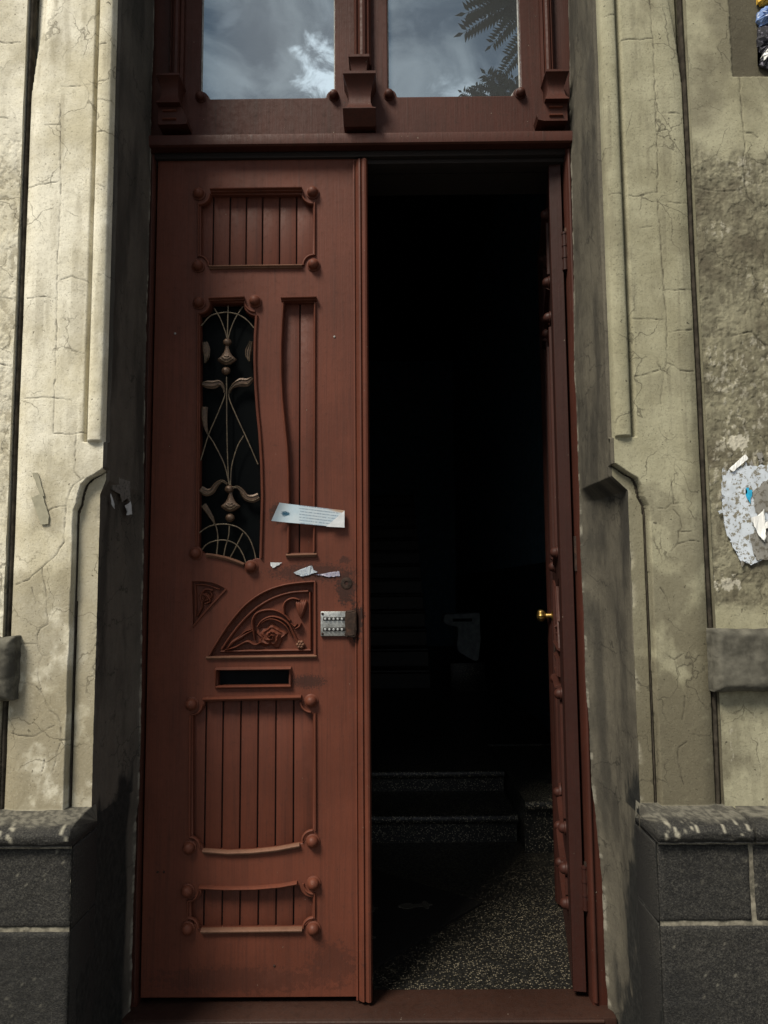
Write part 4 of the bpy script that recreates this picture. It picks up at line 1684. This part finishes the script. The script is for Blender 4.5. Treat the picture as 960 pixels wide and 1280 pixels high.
leaf2 = thing('door_leaf', 'open right leaf of the double door swung into the dark hall with brass knob', 'door', (.493, .022, 0), 'leaves of the double door')
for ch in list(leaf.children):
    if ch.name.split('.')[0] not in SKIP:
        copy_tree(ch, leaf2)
plate('door_body', [outline] + [LPX(h) for h in HOLES.values()], 0.0, TH, M_RED_SHADE, leaf2, .0022)
b = NB()
x0, z0 = lp(270, 860)
x1, z1 = lp(364, 834)
box(b, x0, x1, .03, .044, z0, z1)
done(b, 'letter_slot_back', M_GAP, leaf2)
leaf2.scale = (-1, 1, 1)
leaf2.rotation_euler = (0, 0, math.radians(-99.8))
b = NB()
box(b, -.0012, .0025, .0015, TH - .0015, .008, LH - .002, .001)
done(b, 'edge_shade_strip', M_RED_SHADE, leaf2)  # thin strip added to darken the leaf edge as if shaded
kn = link('door_knob', None, None, leaf2)
kn.empty_display_size = .03
kx, kz = LW - .045, at(676, 770, .58)[1]
b = NB()
lathe_y(b, (kx, 0, kz), [(.022, .002), (.022, -.003), (.017, -.006), (.009, -.009), (.0085, -.028), (.012, -.030)], 18)
done(b, 'knob_rose', M_BRASS, kn, 50)
b = NB()
rings = []
for r, dy in [(.009, -.029), (.015, -.033), (.0195, -.039), (.0205, -.046), (.019, -.053), (.014, -.058), (.004, -.060)]:
    rings.append([(kx + r * (1 + .06 * math.cos(12 * a)) * math.cos(a), dy, kz + r * (1 + .06 * math.cos(12 * a)) * math.sin(a)) for a in np.linspace(0, 2 * math.pi, 48, endpoint=False)])
loft(b, rings)
done(b, 'knob_grip', M_BRASS, kn, 60)
b = NB()
box(b, kx - .022, kx + .022, -.003, .002, kz - .16, kz + .03, .0012)
done(b, 'lock_plate', M_RUST, leaf2, 40)
for zz in (at(709, 312)[1], at(727, 1112)[1]):
    b = NB()
    tube(b, [(.5325, .012, zz - .055), (.5325, .012, zz + .055)], .0075, 10)
    for k in (-.055, -.018, .018, .055):
        tube(b, [(.5325, .012, zz + k - .003), (.5325, .012, zz + k + .003)], .0092, 10)
    done(b, 'hinge', M_RED_SHADE, fr, 50)

# ------------------------------------------------------------------ papers
def sheet_paper(name, corners, nx, ny, m, parent=None, curl=None, y0=-.004, th=.0004):
    """thin curved sheet between four pixel corners (tl, tr, br, bl), modelled on the leaf plane, curl(u, v) = lift"""
    c = [np.array(at(*p)) for p in corners]
    b = NB()
    V = []
    for side in (0, 1):
        g_ = []
        for j in range(ny + 1):
            row = []
            for i in range(nx + 1):
                uu, vv = i / nx, j / ny
                p = (c[0] * (1 - uu) + c[1] * uu) * (1 - vv) + (c[3] * (1 - uu) + c[2] * uu) * vv
                y = y0 - (curl(uu, vv) if curl else 0) + side * th
                row.append(b.verts.new((p[0], y, p[1])))
            g_.append(row)
        V.append(g_)
    for s_, g_ in enumerate(V):
        for j in range(ny):
            for i in range(nx):
                f = (g_[j][i], g_[j][i + 1], g_[j + 1][i + 1], g_[j + 1][i])
                b.faces.new(f if s_ else f[::-1])
    for j in range(ny):
        for i in (0, nx):
            b.faces.new((V[0][j][i], V[0][j + 1][i], V[1][j + 1][i], V[1][j][i]))
    for i in range(nx):
        for j in (0, ny):
            b.faces.new((V[0][j][i], V[0][j][i + 1], V[1][j][i + 1], V[1][j][i]))
    return done(b, name, m, parent, 40)


def printed_paper():
    m, t = mat('printed_leaflet')
    x0, z0 = at(346, 631)
    x1, z1 = at(431, 641)
    co = t.n('ShaderNodeTexCoord').outputs['Object']
    sp = t.n('ShaderNodeSeparateXYZ')
    t.put(sp.inputs[0], co)
    U_ = t.math('DIVIDE', t.math('SUBTRACT', sp.outputs[0], x0), x1 - x0)
    zz = t.math('SUBTRACT', sp.outputs[2], t.math('ADD', z0, t.math('MULTIPLY', U_, z1 - z0)))
    V_ = t.math('DIVIDE', zz, -.050)
    lines = t.math('FRACT', t.math('MULTIPLY', V_, 6.0))
    ln = t.math('LESS_THAN', t.math('ABSOLUTE', t.math('SUBTRACT', lines, .5)), .17)
    words = t.ramp(t.noise(t.scale(co, (420, 1, 60)), 1, 2, .5), .40, .48)
    inside = t.math('MULTIPLY', t.ramp(U_, .33, .35), t.ramp(U_, .93, .91))
    mk = t.math('MULTIPLY', t.math('MULTIPLY', ln, words), t.math('MULTIPLY', inside, .60))
    base = t.mix(t.ramp(t.noise(co, 30, 5), .35, .7), (.46, .51, .54), (.36, .44, .50))
    base = t.mix(t.ramp(U_, .62, .30, 0, .25), base, (.32, .46, .56))
    c = t.mix(mk, base, (.06, .09, .16))
    d = t.vmath('LENGTH', t.vmath('MULTIPLY', t.vmath('SUBTRACT', co, (at(358, 643)[0], 0, at(358, 643)[1])), (1 / .020, 0, 1 / .011)))
    lg = t.ramp(t.math('ADD', d, t.math('MULTIPLY', t.noise(t.scale(co, (60, 1, 420)), 1, 4, .7), 2.4)), 1.9, 1.7)
    c = t.mix(lg, c, (.015, .07, .12))
    ed = t.ramp(t.math('ADD', V_, t.math('MULTIPLY', t.math('SUBTRACT', 1.0, U_), .35)), .12, .0)
    c = t.mix(t.math('MULTIPLY', ed, t.math('MULTIPLY', t.ramp(U_, .7, .9), .8)), c, (.30, .17, .08))
    t.put(t.p.inputs['Base Color'], c)
    t.p.inputs['Roughness'].default_value = .45
    return m


no = sheet_paper('leaflet', [(351, 629.5), (431, 638.5), (431, 660), (341, 652)], 20, 6, printed_paper(), None,
                 lambda u_, v_: .014 * max(0, 1 - u_ / .22) ** 2 + .004 + .003 * math.sin(u_ * 5), -.010)
tag(no, 'printed white leaflet taped across the narrow panel of the closed door leaf', 'leaflet')
fold = NB()
pp = [at(431, 639), at(431, 660), at(408.5, 659)]
for y in (-.0185, -.0195):
    pass
vs = [fold.verts.new((pp[0][0], -.016, pp[0][1])), fold.verts.new((pp[1][0], -.017, pp[1][1])), fold.verts.new((pp[2][0], -.022, pp[2][1]))]
vs2 = [fold.verts.new((v.co.x, v.co.y + .0006, v.co.z)) for v in vs]
fold.faces.new(vs)
fold.faces.new(vs2[::-1])
for i in range(3):
    j = (i + 1) % 3
    fold.faces.new((vs[i], vs2[i], vs2[j], vs[j]))
done(fold, 'folded_corner', M_PAPERW, no)


def scrap(name, pts, y, m, label=None, cat=None, group=None, th=.0008, parent=None, lift=0.0, jag=.0012, Y=0.0):
    """torn scrap from a pixel outline with a ragged edge, standing just proud of the surface it is glued to"""
    q = [np.array(at(px, py, Y)) for px, py in pts]
    out = []
    for a, c in zip(q, q[1:] + q[:1]):
        n_ = max(1, int(np.linalg.norm(c - a) / .004))
        for i in range(n_):
            p = a + (c - a) * i / n_
            out.append(p + (np.array([random.uniform(-1, 1), random.uniform(-1, 1)]) * jag if i else 0))
    b = NB()
    f0 = [b.verts.new((p[0], Y + y - lift * random.random(), p[1])) for p in out]
    f1 = [b.verts.new((v.co.x, v.co.y + th, v.co.z)) for v in f0]
    b.faces.new(f0)
    b.faces.new(f1[::-1])
    k = len(f0)
    for i in range(k):
        b.faces.new((f0[i], f1[i], f1[(i + 1) % k], f0[(i + 1) % k]))
    bmesh.ops.triangulate(b, faces=[f for f in b.faces if len(f.verts) > 4])
    o = done(b, name, m, parent)
    if label:
        tag(o, label, cat, group)
    return o


def flecked(name, base, ink, amt=.5, scale=160):
    m, t = mat(name)
    f = t.noise(t.co, scale, 5, .7)
    c = t.mix(t.ramp(t.noise(t.co, 18, 4), .35, .65), base, tuple(x * .75 for x in base))
    c = t.mix(t.ramp(f, .62 - .2 * amt, .70 - .2 * amt), c, ink)
    t.put(t.p.inputs['Base Color'], c)
    t.p.inputs['Roughness'].default_value = .8
    bump(t, f, .4, .001)
    return m


M_SCRAP = flecked('printed_scrap', (.42, .47, .52), (.16, .20, .30), .35, 200)
M_LILAC = flecked('lilac_scrap', (.36, .345, .42), (.15, .15, .28), .5, 220)
GS = 'torn paper scraps left on the closed door leaf'
scrap('paper_scrap', [(338, 703), (353, 703.5), (347, 707), (341, 710), (338.5, 707)], -.0015, M_PAPERW, 'small white triangular paper scrap below the narrow panel, nearest the grille', 'paper scrap', GS, .0008, None, .0035)
scrap('paper_scrap', [(367, 716), (378, 711), (390, 707), (387, 711), (397, 715), (385, 719), (376, 720)], -.0015, M_SCRAP, 'torn bluish printed paper scrap between the white triangle and lilac scrap', 'paper scrap', GS, .0008, None, .0035)
scrap('paper_scrap', [(392, 718), (405, 717), (424, 714), (425, 720), (410, 721), (400, 719)], -.0015, M_LILAC, 'pale lilac printed paper scrap nearest the button lock', 'paper scrap', GS, .0008, None, .0035)

# tape on the left pier, remains on the left reveal
M_TAPE = simple('yellowed_tape', (.30, .28, .20), .45, 0, .15, 40, .2, .4)
scrap('tape_strip', [(41, 591), (48, 591), (56, 620), (52, 621), (50, 617)], -.0030, M_TAPE, 'narrow strip of yellowed tape slanting down the left pier', 'tape', None, .001, None, 0, .0005, YF)
scrap('tape_patch', [(40, 622), (53, 617), (59, 636), (62, 645), (61, 655), (52, 656)], -.0036, M_TAPE, 'wide olive piece of old tape under the narrow strip on left pier', 'tape', None, .001, None, 0, .0005, YF)
M_OLDP = flecked('grey_old_poster', (.15, .14, .125), (.06, .055, .05), .5, 120)
M_OLDW = flecked('white_torn_edge', (.52, .54, .55), (.25, .25, .25), .1, 120)
XR_ = XCL - .014


def reveal_pt(px, py, off):
    """point on the left reveal surface under a pixel"""
    r = ray(px, py)
    x0, x1 = XCL - .012, at(178, 700, -.03)[0]
    # plane through (x0, YF+.03) and (x1, -.03)
    y0, y1 = YF + .03, -.03
    nx, ny = (y1 - y0), -(x1 - x0)
    L_ = math.hypot(nx, ny)
    nx, ny = nx / L_, ny / L_
    t = (nx * (x0 - 0) + ny * (y0 + CAM_D)) / (nx * r[0] + ny * r[1])
    p = np.array([r[0] * t, -CAM_D + r[1] * t, CAM_H + r[2] * t])
    return p + np.array([nx, ny, 0]) * off


def rscrap(name, pts, m, off, parent=None):
    b = NB()
    q = []
    for a, c in zip(pts, pts[1:] + pts[:1]):
        for i in range(3):
            q.append((a[0] + (c[0] - a[0]) * i / 3 + (random.uniform(-.6, .6) if i else 0), a[1] + (c[1] - a[1]) * i / 3 + (random.uniform(-.6, .6) if i else 0)))
    f0 = [b.verts.new(reveal_pt(x, y, off)) for x, y in q]
    f1 = [b.verts.new(reveal_pt(x, y, off - .0012)) for x, y in q]
    b.faces.new(f0)
    b.faces.new(f1[::-1])
    k = len(f0)
    for i in range(k):
        b.faces.new((f0[i], f1[i], f1[(i + 1) % k], f0[(i + 1) % k]))
    bmesh.ops.triangulate(b, faces=[f for f in b.faces if len(f.verts) > 4])
    return done(b, name, m, parent)


po = thing('torn_notice', 'grey torn notice remains with white edges on the dark left door reveal', 'poster')
rscrap('paper_layer', [(137, 594), (160, 602), (161, 628), (156, 622), (150, 628), (148, 618), (137, 612)], M_OLDP, .006, po)
rscrap('torn_edge', [(153, 632), (160, 627), (162, 643), (155, 644), (157, 639)], M_OLDW, .0075, po)
rscrap('torn_edge', [(135, 617), (139, 628), (140, 636), (136, 630)], M_OLDW, .0075, po)

# white torn poster on the right wall
tp = thing('torn_poster', 'pale blue white torn poster with cyan patch above the grey string course block', 'poster')
M_PBLUE = flecked('weathered_white_poster', (.54, .59, .65), (.17, .155, .115), .55, 75)
M_PGREY = flecked('grey_poster_layer', (.24, .23, .205), (.10, .09, .07), .6, 80)
M_CYAN = simple('cyan_print', (.02, .33, .55), .6, 0, .2, 80, .2)
M_PWHITE = simple('clean_white_paper', (.80, .80, .78), .7, 0, .05, 60, .1)
scrap('paper_layer', [(902, 586), (912, 590), (930, 583), (948, 582), (975, 582), (980, 640), (976, 690), (948, 700), (938, 706), (926, 698), (915, 684), (908, 668), (904, 640), (902, 612)], -.0055, M_PBLUE, None, None, None, .0022, tp, .001, .0042, YF)
scrap('paper_layer', [(936, 668), (952, 662), (976, 655), (978, 696), (944, 700)], -.0075, M_PGREY, None, None, None, .0016, tp, .001, .0038, YF)
scrap('paper_layer', [(940, 614), (958, 600), (976, 598), (976, 642), (955, 640), (948, 650), (942, 636)], -.0072, M_PGREY, None, None, None, .0014, tp, .001, .0038, YF)
rp = random.Random(12)
for k in range(16):
    a_ = rp.uniform(1.3, 4.6)
    cx_, cy_ = 942 + math.cos(a_) * rp.uniform(36, 46), 640 - math.sin(a_) * rp.uniform(58, 72)
    w_, h_ = rp.uniform(2, 5), rp.uniform(2, 7)
    scrap('paper_fragment', [(cx_ - w_, cy_ - h_ * .3), (cx_ + w_ * .2, cy_ - h_), (cx_ + w_, cy_ + h_ * .4), (cx_ - w_ * .3, cy_ + h_)], -.0048, M_PBLUE if k % 3 else M_PGREY, None, None, None, .0022, tp, .001, .0016, YF)
scrap('cyan_patch', [(930, 611), (934, 610), (934, 614), (938, 613), (938, 620), (936, 623), (936, 630), (932, 624), (930, 619), (932, 616)], -.0092, M_CYAN, None, None, None, .001, tp, 0, .0014, YF)
scrap('white_flap', [(935, 648), (945, 645), (951, 637), (953, 660), (953, 678), (946, 671), (941, 661)], -.0125, M_PWHITE, None, None, None, .0014, tp, .006, .001, YF)
scrap('white_flap', [(950, 655), (976, 645), (976, 652), (952, 662)], -.0115, M_PWHITE, None, None, None, .0012, tp, .003, .0006, YF)
scrap('printed_strip', [(909, 587), (929, 569), (933, 574), (914, 590)], -.0100, M_PWHITE, 'small clean white paper strip slanting over corner of torn poster', 'paper strip', None, .001, None, .002, .0004, YF)

# colourful torn poster, upper right
cp2 = thing('torn_poster', 'yellow, blue and black torn poster bunched on upper right wall', 'poster')
M_YEL = flecked('yellow_poster', (.70, .42, .04), (.25, .12, .02), .2, 120)
M_BLU = flecked('blue_poster', (.16, .26, .52), (.55, .62, .75), .35, 110)
M_BLK = flecked('black_poster', (.015, .015, .022), (.16, .15, .19), .3, 120)


def crumple(name, pts, y, m, amp):
    q = [np.array(at(px, py, YF)) for px, py in pts]
    b = NB()
    c = sum(q) / len(q)
    vs_ = []
    for ring in (1.0, .66, .33):
        row = []
        for a, d_ in zip(q, q[1:] + q[:1]):
            for i in range(4):
                p = a + (d_ - a) * i / 4
                p = c + (p - c) * ring + np.array([random.uniform(-1, 1), random.uniform(-1, 1)]) * .0025
                row.append(b.verts.new((p[0], YF + y - amp * (random.random() * (1 if ring < 1 else .4) + (1 - ring) * .5), p[1])))
        vs_.append(row)
    k = len(vs_[0])
    for r0, r1 in zip(vs_[:-1], vs_[1:]):
        for i in range(k):
            b.faces.new((r0[i], r0[(i + 1) % k], r1[(i + 1) % k], r1[i]))
    b.faces.new(vs_[-1])
    bk = [b.verts.new((v.co.x, YF - .001, v.co.z)) for v in vs_[0]]
    for i in range(k):
        b.faces.new((vs_[0][i], bk[i], bk[(i + 1) % k], vs_[0][(i + 1) % k]))
    b.faces.new(bk[::-1])
    bmesh.ops.triangulate(b, faces=[f for f in b.faces if len(f.verts) > 4])
    return done(b, name, m, cp2)


crumple('yellow_layer', [(944, 6), (952, -14), (985, -20), (990, 8), (965, 6), (952, 9)], -.008, M_YEL, .012)
crumple('blue_layer', [(944, 20), (955, 11), (990, 8), (990, 34), (960, 32), (950, 36), (945, 30)], -.008, M_BLU, .014)
crumple('black_layer', [(946, 38), (960, 33), (990, 34), (990, 92), (962, 90), (948, 84), (951, 68), (945, 56)], -.006, M_BLK, .012)
crumple('white_layer', [(950, 72), (956, 62), (990, 58), (990, 76), (962, 74), (952, 80)], -.012, M_PWHITE, .010)

# ------------------------------------------------------------------ the hall behind the door
ZF = -.012
Y1 = atz(560, 1053, ZF)[1]                 # first riser
H1 = CAM_H + ray(560, 1017)[2] / ray(560, 1017)[1] * (Y1 + CAM_D)
Y2 = atz(540, 989, H1)[1]
H2 = CAM_H + ray(540, 962)[2] / ray(540, 962)[1] * (Y2 + CAM_D)
XSE = .555                                 # right end of the steps
XWR, XWL = 1.02, -1.35
YEND = 9.5
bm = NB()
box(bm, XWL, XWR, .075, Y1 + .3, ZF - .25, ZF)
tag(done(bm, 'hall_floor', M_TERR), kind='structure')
bm = NB()
box(bm, XWR, XWR + .2, .05, YEND, 1.26, 4.6)
tag(done(bm, 'hall_wall', M_TEAL), kind='structure')
bm = NB()
box(bm, XWR - .012, XWR + .2, .05, YEND, -.3, 1.2595, .004)
tag(done(bm, 'hall_dado', M_TEALLOW), kind='structure')
bm = NB()
box(bm, XWL - .2, XWL, .05, YEND, -.3, 4.6)
tag(done(bm, 'hall_wall', M_TEAL), kind='structure')
bm = NB()
box(bm, XWL, XWR, YEND, YEND + .2, -.3, 4.6)
tag(done(bm, 'hall_wall', M_TEAL), kind='structure')
bm = NB()
box(bm, XWL - .2, XWR + .2, .05, YEND + .2, 4.6, 4.8)
tag(done(bm, 'hall_ceiling', M_HALLCEIL), kind='structure')
bm = NB()
box(bm, XWL - .2, -.745, .071, .20, -.3, 4.6)
tag(done(bm, 'hall_wall', M_TEAL), kind='structure')
bm = NB()
box(bm, .58, XWR + .2, .071, .20, -.3, 4.6)
tag(done(bm, 'hall_wall', M_TEAL), kind='structure')
bm = NB()
box(bm, -.745, .58, .0715, .20, ZB - .03, 4.6)
tag(done(bm, 'hall_wall', M_DARKWOOD), kind='structure')


def step(name, x0, x1, yfront, yback, zbot, ztop_, parent, m=None):
    """terrazzo step: riser, rounded nosing overhanging it, tread"""
    nos, ov, r = .038, .022, .019
    prof = [(yfront + .3 * 0, zbot), (yfront, zbot), (yfront, ztop_ - nos), (yfront - ov + .004, ztop_ - nos)]
    for k in range(7):
        a = -math.pi / 2 - k / 6 * math.pi
        prof.append((yfront - ov + .0 + r * math.cos(a) * .6, ztop_ - r + r * math.sin(a) * 1.0))
    prof += [(yback, ztop_), (yback, zbot)]
    prof = prof[1:]
    b = NB()
    loft(b, [[(x, y, z) for y, z in prof] for x in (x0, x1)])
    return done(b, name, m or M_TSTEP, parent, 35)


es = thing('entrance_steps', 'two speckled terrazzo steps rising from the entrance floor behind the doormat', 'steps', (0, 0, 0))
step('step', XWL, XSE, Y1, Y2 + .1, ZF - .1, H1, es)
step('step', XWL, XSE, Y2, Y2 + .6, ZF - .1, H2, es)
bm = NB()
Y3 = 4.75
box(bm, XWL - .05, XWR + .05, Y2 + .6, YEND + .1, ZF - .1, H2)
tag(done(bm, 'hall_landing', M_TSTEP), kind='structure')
# cheek block right of the steps
cb = thing('step_side_block', 'low terrazzo side block with rounded nosing right of the entrance steps', 'stone block')
YK = atz(660, 1066, ZF)[1]
HK = CAM_H + ray(660, 1000)[2] / ray(660, 1000)[1] * (YK + CAM_D)
step('block_body', XSE + .012, XWR - .014, YK, Y2 + .6, ZF - .1, HK, cb)
# baseboard line on the right wall
bm = NB()
box(bm, XWR - .032, XWR - .0125, YK + .05, YEND, HK + .002, HK + .11, .004)
tag(done(bm, 'hall_skirting', M_TEALLOW), kind='structure')

# inner staircase
st = thing('inner_staircase', 'dim terrazzo staircase climbing at the back of the dark hall', 'staircase')
z = H2
y = Y3
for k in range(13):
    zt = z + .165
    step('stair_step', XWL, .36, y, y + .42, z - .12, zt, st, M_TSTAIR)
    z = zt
    y += .30
# pale scrolled newel beside the stair
nw = thing('newel_post', 'pale stone newel with scrolled overhanging cap beside the inner staircase', 'newel post')
YN = 4.55


def npx(px, py):
    return at(px, py, YN)


pts = [npx(*p) for p in [(600, 766), (600, 781), (601, 800), (598, 826), (592, 826), (584, 820), (574, 816), (571, 806), (574, 792), (573, 783), (560, 782), (554, 777), (556, 768)]]
b = NB()
loft(b, [[(x, YN + 0.0, zz_) for x, zz_ in pts], [(x, YN + .28, zz_) for x, zz_ in pts]])
bmesh.ops.bevel(b, geom=b.edges[:], offset=.008, segments=2, affect='EDGES')
done(b, 'scroll_body', M_NEWEL, nw, 40)
b = NB()
x0, z0 = npx(563, 869)
x1, z1 = npx(606, 828)
box(b, x0, x1, YN - .02, YN + .32, H2 - .01, z1, .008)
done(b, 'newel_base', M_TSTEP, nw, 40)
b = NB()
x0, z0 = npx(566, 777)
x1, z1 = npx(590, 773)
box(b, x0, x1, YN - .004, YN + .004, z0, z1, .002)
done(b, 'cap_groove', M_GAP, nw)

# doormat with pale fleur motifs
c0 = np.array(atz(603, 1131, ZF))
e1 = np.array(atz(478, 1206, ZF)) - c0
e1 = e1 / np.linalg.norm(e1)
e2 = np.array(atz(497, 1083, ZF)) - c0
e2 = e2 - e1 * e2.dot(e1)
e2 = e2 / np.linalg.norm(e2)
ang = math.atan2(e1[1], e1[0])
dm = thing('doormat', 'dark doormat with faint pale fleur motifs lying askew on terrazzo floor', 'doormat', (c0[0], c0[1], ZF))
LM, WM = .62, .70


def mp(a, c, zz_):
    return (e1[0] * a + e2[0] * c, e1[1] * a + e2[1] * c, zz_)


b = NB()
base_ = [mp(.0, .0, 0), mp(LM, 0, 0), mp(LM, WM, 0), mp(0, WM, 0)]
loft(b, [[(p[0], p[1], .001) for p in base_], [(p[0], p[1], .010) for p in base_]])
done(b, 'mat_base', M_MAT, dm)


def fleur(a, c, rot, k=1.0):
    b = NB()
    for (da, dc, la, lc) in [(0, 0, .055, .012), (-.03, 0, .012, .034), (.035, .014, .020, .008), (.035, -.014, .020, .008), (.055, 0, .014, .010)]:
        ring0, ring1 = [], []
        for i in range(10):
            t = i / 10 * 2 * math.pi
            x_, y_ = da + la * math.cos(t), dc + lc * math.sin(t)
            xr, yr = x_ * math.cos(rot) - y_ * math.sin(rot), x_ * math.sin(rot) + y_ * math.cos(rot)
            ring0.append(mp(a + xr * k, c + yr * k, .0095))
            ring1.append(mp(a + xr * k, c + yr * k, .0125 + .0002 * len(b.verts) / 20))
        loft(b, [ring0, ring1])
    return done(b, 'mat_motif', M_MOTIF, dm)


for a, c, r_ in [(.17, .16, .75), (.17, .42, -.8), (.45, .16, 2.35), (.45, .42, -2.35), (.31, .29, .75)]:
    fleur(a, c, r_)

# ------------------------------------------------------------------ street tree seen only as a reflection in the transom glass
M_LEAF = simple('tree_leaflet', (.018, .026, .011), .6, 0, .35, 8, .1, .3)
M_BARK = simple('tree_bark', (.10, .08, .06), .9, 0, .35, 30, .9, .2)
tr = thing('street_tree', 'leafy street tree with feathery compound leaves standing opposite the door', 'tree', (3.4, -5.2, GZ - .15))


def refl(px, py, s_):
    """world point at path length factor s_ seen by reflection in the pane plane (y = .012)"""
    r = ray(px, py)
    r = r / r[1]
    L_ = s_
    return np.array([r[0] * (CAM_D + L_), -L_ + .024, CAM_H + r[2] * (CAM_D + L_)])


T0 = np.array([3.4, -5.2, GZ - .15])
b = NB()
trunk = [np.array(p) for p in [(0, 0, 0), (.05, .02, 1.0), (-.05, .05, 2.2), (-.15, .1, 3.4), (-.3, .2, 4.6), (-.4, .25, 6.0), (-.45, .3, 7.4)]]
tube(b, spline(trunk, 4), .15, 10, [float(v) for v in np.linspace(.17, .05, 25)])
limbs = []
for (z0_, dx, dy, dz, L_) in [(2.6, -1, .4, .55, 2.2), (3.2, .9, .5, .6, 1.8), (3.6, -.9, .6, .45, 2.3), (4.0, .1, -1, .7, 1.8), (4.4, -1, .1, .5, 2.0), (4.8, .7, -.6, .8, 1.6), (5.2, -.7, .7, .7, 1.8), (5.6, .5, .8, .9, 1.5), (6.2, -.5, -.6, 1, 1.2)]:
    p0 = np.array([np.interp(z0_, [t[2] for t in trunk], [t[0] for t in trunk]), np.interp(z0_, [t[2] for t in trunk], [t[1] for t in trunk]), z0_])
    dv = _n([dx, dy, dz])
    pts_ = [p0, p0 + dv * L_ * .35 + np.array([0, 0, .05]), p0 + dv * L_ * .7 + np.array([0, 0, .02]), p0 + dv * L_ + np.array([0, 0, -.15])]
    sp_ = spline(pts_, 4)
    tube(b, sp_, .04, 7, [float(v) for v in np.linspace(.06, .012, len(sp_))])
    limbs.append(sp_)
done(b, 'trunk', M_BARK, tr, 60)
V_, F_ = [], []


def compound(base, dirv_, length, n_=14, droop=.35, wscale=1.0):
    """one pinnate leaf: a rachis with paired leaflets"""
    d_ = _n(dirv_)
    side = _n(np.cross(d_, [0.15, -.9, .35]))
    nrm = np.cross(d_, side)
    for i in range(n_):
        t = .15 + .85 * i / (n_ - 1)
        p = base + d_ * length * t + np.array([0, 0, -droop * length * t * t])
        ll = length * .24 * (1 - .45 * abs(t - .45)) * wscale
        for sg in ((-1, 1) if i < n_ - 1 else (0,)):
            ax = _n(side * sg + d_ * (.55 if sg else 1.0) + nrm * random.uniform(-.15, .15))
            wd = _n(np.cross(ax, nrm)) * ll * .17
            k = len(V_)
            V_.extend([p, p + ax * ll * .4 + wd, p + ax * ll, p + ax * ll * .4 - wd])
            F_.append((k, k + 1, k + 2, k + 3))
    k = len(V_)
    w = side * .004
    e = base + d_ * length + np.array([0, 0, -droop * length])
    V_.extend([base - w, base + w, e + w * .4, e - w * .4])
    F_.append((k, k + 1, k + 2, k + 3))


# leaves that show in the pane
for (pa, pb, s_, n_) in [((662, -14), (588, 6), 3.6, 12), ((655, -6), (585, 29), 3.7, 12), ((664, 2), (618, 46), 3.6, 10), ((668, 42), (630, 84), 3.5, 10), ((640, -20), (600, -4), 3.8, 10), ((672, 26), (636, 62), 3.7, 9),
                         ((648, 128), (610, 88), 3.4, 10), ((612, 132), (580, 112), 3.4, 9), ((655, 130), (642, 95), 3.4, 9), ((640, 132), (596, 108), 3.5, 10), ((664, 112), (622, 112), 3.45, 9), ((600, 134), (596, 104), 3.4, 9), ((625, 134), (620, 92), 3.42, 9), ((660, -20), (630, 30), 3.75, 10), ((650, -25), (612, 10), 3.85, 10)]:
    A_, B_ = refl(*pa, s_), refl(*pb, s_ + .1)
    compound(A_ - T0, B_ - A_, float(np.linalg.norm(B_ - A_)) * 1.08, n_ + 5, .12, 1.0)
rnd = random.Random(5)
for k in range(420):
    sp_ = limbs[rnd.randrange(len(limbs))]
    p = np.array(sp_[rnd.randrange(len(sp_) // 3, len(sp_))]) + np.array([rnd.gauss(0, .30), rnd.gauss(0, .30), rnd.gauss(0, .28)])
    wp = p + T0
    # keep the pane's view of open sky free
    s_ = -wp[1] + CAM_D
    if wp[0] / s_ < (668 - 486) / F:
        continue
    compound(p, np.array([rnd.gauss(0, 1), rnd.gauss(0, 1), rnd.gauss(-.1, .4)]), rnd.uniform(.32, .55), 11, .35)
me = bpy.data.meshes.new('crown')
me.from_pydata([tuple(v) for v in V_], [], F_)
me.update()
link('crown', me, M_LEAF, tr)
